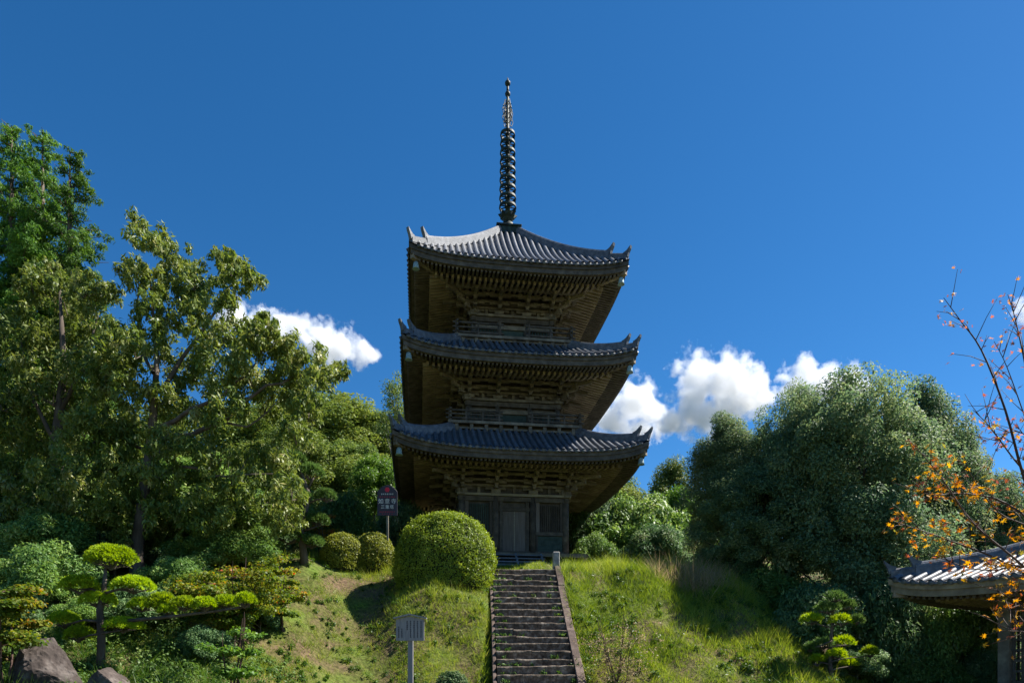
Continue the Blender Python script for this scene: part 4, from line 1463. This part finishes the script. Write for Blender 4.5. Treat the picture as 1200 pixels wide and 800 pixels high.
g = ground_at(481, 17.0)
nb = empty('notice_board', g)
tag(nb, 'grey wooden notice board with little gabled roof standing in the grass by the steps', 'sign')
ztop = at(481, 719, 17).z - g.z
hb = 30 / FPX * 17
MB().box(-.065, .065, -.03, .06, -.3, ztop - .12).build('post', M['signgrey'], nb, bevel=.008)
bw = .345
zb = ztop - .08 - hb + .05
bo = MB().prism([(-bw, -.075, zb), (bw, -.075, zb), (bw, -.075, ztop - .135), (0, -.075, ztop - .055), (-bw, -.075, ztop - .135)], (0, 0, 0), (0, .04, 0))
board = bo.build('board', M['signgrey'], nb, bevel=.004)
for sx in (-1, 1):
    MB().beam((0, -.06, ztop - .018), (sx * (bw + .06), -.06, ztop - .112), .17, .035, up=(0, 0, 1)).build('roof_board', M['signgrey'], nb)
rr = random.Random(3)
for k, (x, n0, n1) in enumerate([(.27, 0, 9), (.185, 0, 9), (.10, 0, 9), (.015, 0, 9), (-.07, 0, 5), (-.20, 4, 9), (-.275, 3, 9)]):
    tm = MB()
    for q in range(n0, n1):
        glyph_marks(tm, x, ztop - .19 - q * .047, .042, rr, -.077)
    tm.build('lettering', M['ink'], board)

g = ground_at(454, 25.2)
ps = empty('temple_sign', g)
tag(ps, 'dark purple sign with white characters and red crest on a pole by the bushes', 'sign')
zt = at(454, 568, 25.2).z - g.z
zbm = at(454, 604, 25.2).z - g.z
hw = .365
MB().box(-.035, .035, .0, .06, -.3, zt - .2).build('pole', M['palebark'], ps)
bo = MB().prism([(-hw, -.03, zbm), (hw, -.03, zbm), (hw, -.03, zt - .24), (hw * .55, -.03, zt - .07), (0, -.03, zt), (-hw * .55, -.03, zt - .07), (-hw, -.03, zt - .24)], (0, 0, 0), (0, .035, 0))
pbd = bo.build('board', M['signnavy'], ps, bevel=.004)
hh = zt - zbm
for i, ch in enumerate('如意寺'):
    text_mesh(ch, .20, M['whitepaint'], pbd, ((i - 1) * .235, -.034, zbm + hh * .455), 'lettering')
for i, ch in enumerate('三重塔'):
    text_mesh(ch, .15, M['whitepaint'], pbd, ((i - 1) * .165, -.034, zbm + hh * .275), 'lettering')
em = MB()
for k in range(6):
    t = k * math.pi / 3
    em.tube([(0.06 * math.cos(t), -.034, zbm + hh * .84 + .06 * math.sin(t)), (0.06 * math.cos(t), -.038, zbm + hh * .84 + .06 * math.sin(t))], .034, 8)
em.tube([(0, -.034, zbm + hh * .84), (0, -.039, zbm + hh * .84)], .03, 8)
em.build('crest', M['redpaint'], pbd)
rr = random.Random(5)
for zf_, n, s, mt, wd in ((.70, 7, .048, 'whitepaint', .40), (.605, 7, .06, 'redline', .52), (.12, 9, .055, 'redline', .52), (.05, 5, .045, 'redline', .34)):
    tm = MB()
    for k in range(n):
        glyph_marks(tm, -wd / 2 + wd * k / (n - 1), zbm + hh * zf_, s, rr, -.032)
    tm.build('lettering', M[mt], pbd)

# ------------------------------------------------------------------ tiled pavilion on the right
ga = math.radians(62)                     # heading of its visible roof slope, clockwise from the view direction
gs = Vector((math.sin(ga), math.cos(ga), 0)); ge = Vector((math.cos(ga), -math.sin(ga), 0))
corner = at(1039, 676, 20.0)
GW = 3.6
gc = corner + gs * GW + ge * GW
gground = gz(gc.x, gc.y)
pav = empty('tiled_pavilion', (gc.x, gc.y, gground), -ga)
tag(pav, 'small temple pavilion with curved grey tiled roof behind the orange maple', 'pavilion')
zc = corner.z - gground
RSG = RoofShape(GW, zc - .34, .4, zc + .85, .36, .74)
build_roof(pav, RSG, 1.45, spacing=.255, bell=False, apex=True, eave_mat='rafter')
for sx in (-1, 1):
    for sy in (-1, 1):
        MB().box(sx * 1.5 - .15, sx * 1.5 + .15, sy * 1.5 - .15, sy * 1.5 + .15, -.2, zc - .05).build('post', M['bracket'], pav, bevel=.015)
for m in ROT4:
    MB().box(-1.75, 1.75, -1.58, -1.42, zc - .55, zc - .3).xf(m).build('tie_beam', M['bracket'], pav)
    for x in np.linspace(-1.3, 1.3, 13):
        MB().box(x - .03, x + .03, -1.52, -1.47, .5, zc - .7).xf(m).build('lattice_bar', M['panel'], pav)
    for zz in np.linspace(.5, zc - .7, 12):
        MB().box(-1.36, 1.36, -1.54, -1.49, zz - .03, zz + .03).xf(m).build('lattice_rail', M['panel'], pav)
MB().box(-1.9, 1.9, -1.9, 1.9, -.4, .12).build('plinth', M['greystone'], pav, bevel=.02)

# ------------------------------------------------------------------ orange maple close by on the right
YM = 6.6
mroot = Vector((6.2, 7.0, gz(6.2, 7.0)))
maple = empty('orange_maple', mroot)
tag(maple, 'half bare maple with scattered orange leaves reaching in over the pavilion', 'tree')
tk = MB()
tk.tube([Vector((0, 0, -.2)), Vector((-.05, 0, .9)), Vector((.05, .05, 1.8)), Vector((-.1, 0, 2.8)), Vector((-.25, 0, 3.6))], [.12, .10, .085, .06, .035], 9)
tk.build('trunk', M['twig'], maple, smooth=True)
# one palmate leaf, shared by all
ang = [-2.3, -1.45, -.75, 0, .75, 1.45, 2.3]
ln = [.45, .75, .95, 1.08, .95, .75, .45]
lv = [Vector((0, 0, 0))]
for i in range(7):
    a = ang[i]
    lv.append(Vector((math.sin(a) * ln[i], math.cos(a) * ln[i], -.10 * ln[i] + (.05 if i % 2 else -.03))))
    if i < 6:
        am = (ang[i] + ang[i + 1]) / 2
        lv.append(Vector((math.sin(am) * .30, math.cos(am) * .30, .03)))
lf = [(0, i, i + 1) for i in range(1, len(lv) - 1)]
leaf_meshes = []
for k in range(6):
    me = bpy.data.meshes.new('leaf')
    me.from_pydata([tuple(v) for v in lv], [], lf)
    aa = me.attributes.new('tint', 'FLOAT', 'FACE')
    aa.data.foreach_set('value', np.full(len(lf), (.08, .3, .42, .55, .75, .95)[k], dtype=np.float32))
    me.materials.append(M['mapleorange'])
    leaf_meshes.append(me)
branches = [
    ([(1290, 700), (1230, 640), (1200, 560), (1178, 480), (1150, 410), (1125, 375), (1106, 349)], 6.6, .022, 20, [.3, 1.0]),
    ([(1290, 690), (1240, 600), (1215, 500), (1200, 420), (1190, 375), (1181, 345)], 6.3, .018, 16, [.3, 1.0]),
    ([(1300, 760), (1240, 700), (1190, 655), (1140, 612), (1100, 555), (1066, 516)], 6.2, .018, 36, [.3, 1.0]),
    ([(1300, 740), (1230, 690), (1170, 655), (1110, 632), (1070, 618), (1043, 609)], 6.8, .016, 38, [.25, 1.0]),
    ([(1300, 720), (1240, 640), (1180, 590), (1130, 578), (1095, 580), (1072, 574)], 6.5, .016, 34, [.25, 1.0]),
    ([(1300, 700), (1240, 600), (1190, 540), (1160, 500), (1140, 480)], 6.9, .016, 26, [.3, 1.0]),
    ([(1300, 780), (1245, 750), (1210, 720), (1190, 705), (1168, 690)], 6.4, .014, 22, [.3, 1.0]),
    ([(1300, 790), (1250, 770), (1215, 745), (1190, 738), (1170, 733)], 6.0, .012, 12, [.4, 1.0]),
    ([(1300, 720), (1250, 620), (1225, 560), (1205, 500), (1180, 430), (1165, 400)], 7.1, .016, 18, [.3, 1.0]),
    ([(1300, 730), (1250, 660), (1210, 620), (1170, 600), (1140, 560), (1128, 530)], 6.7, .014, 30, [.3, 1.0]),
    ([(1300, 745), (1250, 700), (1205, 665), (1160, 668), (1125, 662), (1100, 650)], 6.4, .014, 30, [.3, 1.0]),
    ([(1300, 690), (1255, 600), (1225, 530), (1190, 505), (1165, 520)], 6.6, .012, 24, [.3, 1.0]),
]
n_leaf = 0
for bi, (pp, Yb, r0, nl, rng_) in enumerate(branches):
    pts = [at(x, y, Yb + .12 * math.sin(k * 1.7 + bi)) - mroot for k, (x, y) in enumerate(pp)]
    pts = [Vector((-.1, 0, 2.0 + .15 * bi))] + pts
    sm = []
    for k in range(len(pts) - 1):
        p0, p1, p2, p3 = pts[max(k - 1, 0)], pts[k], pts[k + 1], pts[min(k + 2, len(pts) - 1)]
        for q in range(4):
            t = q / 4
            sm.append(.5 * ((2 * p1) + (p2 - p0) * t + (2 * p0 - 5 * p1 + 4 * p2 - p3) * t * t + (3 * p1 - p0 - 3 * p2 + p3) * t ** 3))
    sm.append(pts[-1])
    bm = MB()
    bm.tube(sm, list(np.linspace(r0, .0025, len(sm))), 6)
    spots = []
    nt = 20
    for k in range(nt):
        i = int(len(sm) * (.32 + .62 * k / nt))
        d = (sm[min(i + 1, len(sm) - 1)] - sm[i - 1]).normalized()
        sd = Vector((rnd.uniform(-1, 1), rnd.uniform(-.8, .8), rnd.uniform(-.7, 1))).normalized()
        L_ = rnd.uniform(.12, .42)
        e = sm[i] + (d * .6 + sd * .7).normalized() * L_
        mid_ = sm[i].lerp(e, .5) + Vector((0, 0, rnd.uniform(-.02, .03)))
        bm.tube([sm[i], mid_, e], [.0045, .003, .0018], 5)
        spots += [e, mid_]
    spots += [sm[-1], sm[-2], sm[-4]]
    br = bm.build('branch', M['twig'], maple, smooth=True)
    rest_v, rest_f, rest_t = [], [], []
    n_here = int(nl * (3.6 if bi in (0, 1, 5, 8) else 3.1))
    for k in range(n_here):
        sp_ = rnd.choice(spots)
        top_branch = bi in (0, 1, 5, 8)
        ki = rnd.choice((2, 3, 4, 4, 5)) if top_branch else rnd.choice((0, 1, 1, 2, 2, 3, 4, 5))
        pos = sp_ + Vector((rnd.gauss(0, .03), rnd.gauss(0, .03), rnd.gauss(-.02, .03)))
        sc_ = rnd.uniform(.028, .058) * (.75 if top_branch else 1.0)
        scl = (sc_ * rnd.uniform(.7, 1.1), sc_ * rnd.uniform(.8, 1.25), sc_ * rnd.uniform(1, 3))
        rot = (rnd.gauss(0, .6) + .6, rnd.gauss(0, .6), rnd.uniform(0, 6.28))
        if sc_ > .036 and n_leaf < 290:
            n_leaf += 1
            lo = link('leaf', leaf_meshes[ki], None, br)
            lo.location, lo.scale, lo.rotation_euler = pos, scl, rot
        else:
            from mathutils import Euler
            mm = Matrix.LocRotScale(pos, Euler(rot), Vector(scl))
            o_ = len(rest_v)
            rest_v += [tuple(mm @ v) for v in lv]
            rest_f += [tuple(i + o_ for i in f) for f in lf]
            rest_t += [(.08, .3, .42, .55, .75, .95)[ki]] * len(lf)
    if rest_v:
        lo = link('small_leaves', np_mesh('small_leaves', np.array(rest_v), np.array(rest_f), np.array(rest_t)), M['mapleorange'], br)
        lo['kind'] = 'stuff'

# ------------------------------------------------------------------ grass
def sine_noise(x, y, seed, f):
    rg = np.random.default_rng(seed)
    o = np.zeros_like(x)
    for k in range(7):
        a = rg.uniform(0, 6.28); ff = f * rg.uniform(.5, 1.8)
        o += np.sin((x * math.cos(a) + y * math.sin(a)) * ff + rg.uniform(0, 6.28))
    return o / 3.7


def grass_patch(n, x0, x1, y0, y1, seed, hfun, keep, L0, W0, mat, name, label, cat, lean=.35, tshift=0.0, per=16, spread=.055):
    """tufts of blades that fan outward, over a thin scatter of single blades"""
    rng = np.random.default_rng(seed)
    nt = n // per
    tx = rng.uniform(x0, x1, nt); ty = rng.uniform(y0, y1, nt)
    k = keep(tx, ty, rng)
    tx, ty = tx[k], ty[k]
    ts = rng.gamma(5.0, .2, len(tx))
    tt = rng.normal(0, .15, len(tx))
    ix = np.repeat(np.arange(len(tx)), per)
    N = len(ix)
    a = rng.uniform(0, 6.283, N)
    q = np.abs(rng.normal(0, 1, N))
    sp = spread * (.6 + .8 * ts[ix]) * np.where(rng.random(N) < .25, 3.0, 1.0)
    x = tx[ix] + np.cos(a) * q * sp; y = ty[ix] + np.sin(a) * q * sp
    ok = keep(x, y, None)
    x, y, ix, a, q = x[ok], y[ok], ix[ok], a[ok], q[ok]
    N = len(x)
    z = ground_z(x, y)
    hl = hfun(x, y) * rng.uniform(.45, 1.25, N) * L0 * ts[ix]
    az = a + rng.normal(0, .7, N)
    ln = np.abs(rng.normal(0, lean, N)) + .25 * q
    d = unit(np.stack([np.cos(az) * ln, np.sin(az) * ln, np.ones(N)], -1))
    nrm = unit(np.stack([rng.normal(0, 1, N), rng.normal(-.4, 1, N), rng.normal(.3, .4, N)], -1))
    c = np.stack([x, y, z - .02], -1) + d * (hl * .5)[:, None]
    tint = np.clip(.42 + .17 * sine_noise(x, y, seed + 5, .9) + tt[ix] + rng.normal(0, .13, N) + tshift, 0, 1)
    sd = unit(np.cross(nrm, d)) * (W0 * .75 * rng.uniform(.7, 1.5, N))[:, None] * .5
    foot = c - d * (hl * .5)[:, None]
    tip = c + d * (hl * .5)[:, None] + np.stack([np.cos(az), np.sin(az), -.6 * np.ones(N)], -1) * (hl * .18)[:, None]
    V = np.stack([foot - sd, foot + sd, tip], 1).reshape(-1, 3)
    o = link(name, np_mesh(name, V, np.arange(N * 3).reshape(-1, 3), tint), M[mat])
    tag(o, label, cat, kind='stuff')
    return o


def off_stairs(x, y):
    u, s = stair_u(x, y), stair_s(x, y)
    return ~((u > -SW - .16) & (u < SW + .24) & (s < 5.3))


def off_pagoda(x, y):
    dx, dy = x + .2, y - 32
    a = math.radians(7.5)
    lx, ly = dx * math.cos(a) + dy * math.sin(a), -dx * math.sin(a) + dy * math.cos(a)
    return ~((np.abs(lx) < 3.3) & (np.abs(ly) < 3.35)) & ~((np.abs(lx) < 1.2) & (ly < -3) & (ly > -4.1))


def rk(r, x, p):
    return np.ones(len(x), bool) if r is None else r.random(len(x)) < p


def strip(x, y):
    """the trodden way between the stone steps and the pagoda"""
    return 1 - .62 * (1 - sstep(1.2, 2.0, np.abs(stair_u(x, y) + .15))) * sstep(24.2, 24.6, y)


grass_patch(330000, 1.6, 13, 16.5, 29.5, 131, lambda x, y: (1 + .4 * sine_noise(x, y, 9, 1.9) + .5 * sstep(22.8, 24.6, y)) * strip(x, y), lambda x, y, r: off_stairs(x, y) & off_pagoda(x, y) & rk(r, x, np.clip(.78 + .40 * sine_noise(x, y, 49, 1.3), .15, 1) - .4 * sstep(11, 13, x)), .20, .018, 'grass', 'tall_grass', 'lush bright green grass on the bank right of the steps', 'grass', lean=.3)
grass_patch(330000, -11, 1.2, 16, 29.5, 132, lambda x, y: (1 + .4 * sine_noise(x, y, 19, 1.8) + .7 * sstep(-1.6, -.7, x) + 1.1 * np.exp(-((x + 2.4) / 1.9) ** 2 - ((y - 22.0) / .8) ** 2) + .7 * sstep(23.5, 25.5, y)) * strip(x, y), lambda x, y, r: off_stairs(x, y) & off_pagoda(x, y) & rk(r, x, np.clip(.62 + .5 * sine_noise(x, y, 29, 1.1) + .35 * sstep(-4, -1, x) - .75 * np.exp(-((x + 6.9) / 1.3) ** 2 - ((y - 21.5) / 2.6) ** 2), .03, 1)), .12, .017, 'grass', 'short_grass', 'short grass with bare patches on the bank left of the steps', 'grass', tshift=-.05)
grass_patch(34000, -13, -6, 12.2, 16.5, 133, lambda x, y: 1 + .4 * sine_noise(x, y, 39, 2.2), lambda x, y, r: rk(r, x, .8), .26, .024, 'weed', 'weeds', 'green weeds around the rocks below the clipped pine', 'weeds')
grass_patch(8000, 5.0, 8.0, 24.0, 25.6, 134, lambda x, y: 1 + 0 * x, lambda x, y, r: rk(r, x, np.exp(-((x - 6.3) / .95) ** 2)), .52, .02, 'drygrass', 'seed_grass', 'reddish dry seed grass on the crest beside the shrubs', 'grass', lean=.4)


def leafy_weeds(n, x0, x1, y0, y1, seed, keep, r, per, L, Wd, mat, name, label, pw=.5):
    rng = np.random.default_rng(seed)
    x = rng.uniform(x0, x1, n); y = rng.uniform(y0, y1, n)
    k = keep(x, y, None) & (rng.random(n) < np.clip(pw + .5 * sine_noise(x, y, seed, 1.4), 0, 1))
    x, y = x[k], y[k]
    P = np.stack([x, y, ground_z(x, y) + r * .5], -1)
    rr = r * rng.gamma(4, .25, len(P))
    c, nrm, d, l, w, tint = clump_leaves(P, rr, per, rng, L, Wd, .1, .6, .6, .9)
    o = link(name, leaf_mesh(name, c, nrm, d, l, w, tint), M[mat])
    tag(o, label, 'weeds', kind='stuff')


leafy_weeds(900, 1.9, 12.5, 17, 24.5, 151, lambda x, y, r: off_stairs(x, y), .16, 60, .085, .04, 'weed', 'bank_weeds', 'leafy weeds scattered through the lush grass right of the steps')
leafy_weeds(1100, -10.5, .9, 16.5, 24.5, 152, lambda x, y, r: off_stairs(x, y), .11, 45, .07, .035, 'weed', 'bank_weeds', 'low leafy weeds scattered over the short grass left of the steps')
leafy_weeds(420, -13.5, -5.5, 13.2, 18.5, 153, lambda x, y, r: x < 1e9, .22, 90, .09, .045, 'under', 'rock_weeds', 'leafy undergrowth between the rocks and the clipped pine', pw=.8)


# broad weeds in the joints of the steps and along the kerb
def stair_weeds():
    rng = np.random.default_rng(141)
    cs = []
    for k in range(95):
        i = rng.integers(-1, 17)
        side = rng.random()
        u = -SW + abs(rng.normal(0, .22)) if side < .5 else (SW - abs(rng.normal(0, .16)) if side < .8 else rng.uniform(-SW, SW))
        s = i * RUN + .02
        x = STAIR_X0 + u * math.cos(STAIR_AZ) - s * math.sin(STAIR_AZ)
        y = STAIR_Y0 + u * math.sin(STAIR_AZ) + s * math.cos(STAIR_AZ)
        cs.append((x, y - .02, -.3 + i * RISE + .05))
    P = np.array(cs)
    c, nrm, d, l, w, tint = clump_leaves(P, np.full(len(P), .11) * rng.uniform(.5, 1.5, len(P)), 46, rng, .075, .03, -.2, .5, .6, .7)
    o = link('step_weeds', leaf_mesh('step_weeds', c, nrm, d, l, w, tint), M['weed'])
    tag(o, 'small green weeds growing in the joints of the stone steps', 'weeds', kind='stuff')


stair_weeds()

# ------------------------------------------------------------------ fair-weather clouds, far off
def cloud(px, py, Y, blobs, seed, label, dens=.085):
    """blobs: (dx, dy, r) in photograph pixels about the cloud's middle"""
    k = Y / FPX
    c = at(px, py, Y)
    mb = MB()
    xs_ = [b[0] for b in blobs]; rs_ = [b[2] for b in blobs]
    x0 = min(b[0] - b[2] for b in blobs) * k * 1.15; x1 = max(b[0] + b[2] for b in blobs) * k * 1.15
    z0 = min(-b[1] - b[2] for b in blobs) * k * 1.15; z1 = max(-b[1] + b[2] for b in blobs) * k * 1.15
    yr = max(rs_) * k * 1.25
    mb.box(x0, x1, -yr, yr, z0, z1)
    m, n, l, b_ = new_mat('cloud_vapour_%d' % seed)
    n.remove(b_)
    tc = n.new('ShaderNodeTexCoord')
    off = n.new('ShaderNodeVectorMath'); off.operation = 'ADD'; off.inputs[1].default_value = (seed * 311.0, seed * 97.0, 0)
    l.new(tc.outputs['Object'], off.inputs[0])
    def nz(scale, det):
        t = n.new('ShaderNodeTexNoise'); t.inputs['Scale'].default_value = scale; t.inputs['Detail'].default_value = det; t.inputs['Roughness'].default_value = .62
        l.new(off.outputs[0], t.inputs['Vector'])
        return t
    n1_ = nz(1 / (22 * k), 8)
    cur = None
    for dx, dy, r in blobs:
        ds = n.new('ShaderNodeVectorMath'); ds.operation = 'DISTANCE'; ds.inputs[1].default_value = (dx * k, 0, -dy * k)
        l.new(tc.outputs['Object'], ds.inputs[0])
        mm = n.new('ShaderNodeMath'); mm.operation = 'MULTIPLY_ADD'; mm.inputs[1].default_value = -1 / (r * k); mm.inputs[2].default_value = 1.0
        l.new(ds.outputs['Value'], mm.inputs[0])
        if cur is None: cur = mm
        else:
            mx = n.new('ShaderNodeMath'); mx.operation = 'SMOOTH_MAX'; mx.inputs[2].default_value = .2
            l.new(cur.outputs[0], mx.inputs[0]); l.new(mm.outputs[0], mx.inputs[1])
            cur = mx
    a = n.new('ShaderNodeMath'); a.operation = 'MULTIPLY_ADD'; a.inputs[1].default_value = 3.3; a.inputs[2].default_value = -1.86
    l.new(n1_.outputs['Fac'], a.inputs[0])
    s_ = n.new('ShaderNodeMath'); s_.operation = 'ADD'
    l.new(cur.outputs[0], s_.inputs[0]); l.new(a.outputs[0], s_.inputs[1])
    sc = n.new('ShaderNodeMath'); sc.operation = 'MULTIPLY'; sc.inputs[1].default_value = 2.6; sc.use_clamp = True
    l.new(s_.outputs[0], sc.inputs[0])
    # nothing may reach the faces of its box
    dd = n.new('ShaderNodeMath'); dd.operation = 'MULTIPLY'; dd.inputs[1].default_value = dens / k * 1.0
    l.new(sc.outputs[0], dd.inputs[0])
    vs = n.new('ShaderNodeVolumeScatter')
    vs.inputs['Color'].default_value = (1, 1, 1, 1)
    vs.inputs['Anisotropy'].default_value = 0.0
    l.new(dd.outputs[0], vs.inputs['Density'])
    l.new(vs.outputs[0], n['Material Output'].inputs['Volume'])
    o = mb.build('cloud', m)
    o.location = c
    tag(o, label, 'cloud', 'fair weather clouds', 'thing')
    return o


SC.cycles.volume_step_rate = 0.45
SC.cycles.volume_max_steps = 160
CY = 900
cloud(845, 462, CY, [(-28, -18, 32), (5, -12, 38), (32, 2, 32), (-32, 20, 34), (-2, 22, 34), (-58, 32, 20)], 1, 'largest white puffy cloud, directly left of the evergreen wood')
cloud(742, 482, CY + 60, [(0, -8, 34), (-28, 6, 26), (24, 4, 26), (5, 20, 26), (45, 12, 14)], 2, 'white cloud partly hidden by the pagoda eaves')
cloud(962, 450, CY + 30, [(-26, -2, 26), (-14, -14, 22), (10, 0, 30), (35, 4, 26), (-15, 14, 26)], 3, 'white cloud rising from behind the evergreen treetops')
cloud(392, 402, CY + 90, [(-12, -2, 28), (8, 4, 26), (30, 10, 20), (-8, 10, 24), (44, 14, 12)], 4, 'small white cloud beyond the oak branch tips')
cloud(305, 388, CY + 120, [(-30, -10, 26), (-5, 0, 28), (22, 2, 26), (46, -2, 20), (62, 4, 16)], 5, 'long white cloud half hidden by the oak crown')
cloud(1204, 366, CY + 60, [(0, 0, 18), (14, 6, 20)], 6, 'scrap of white cloud above the bare maple twigs')
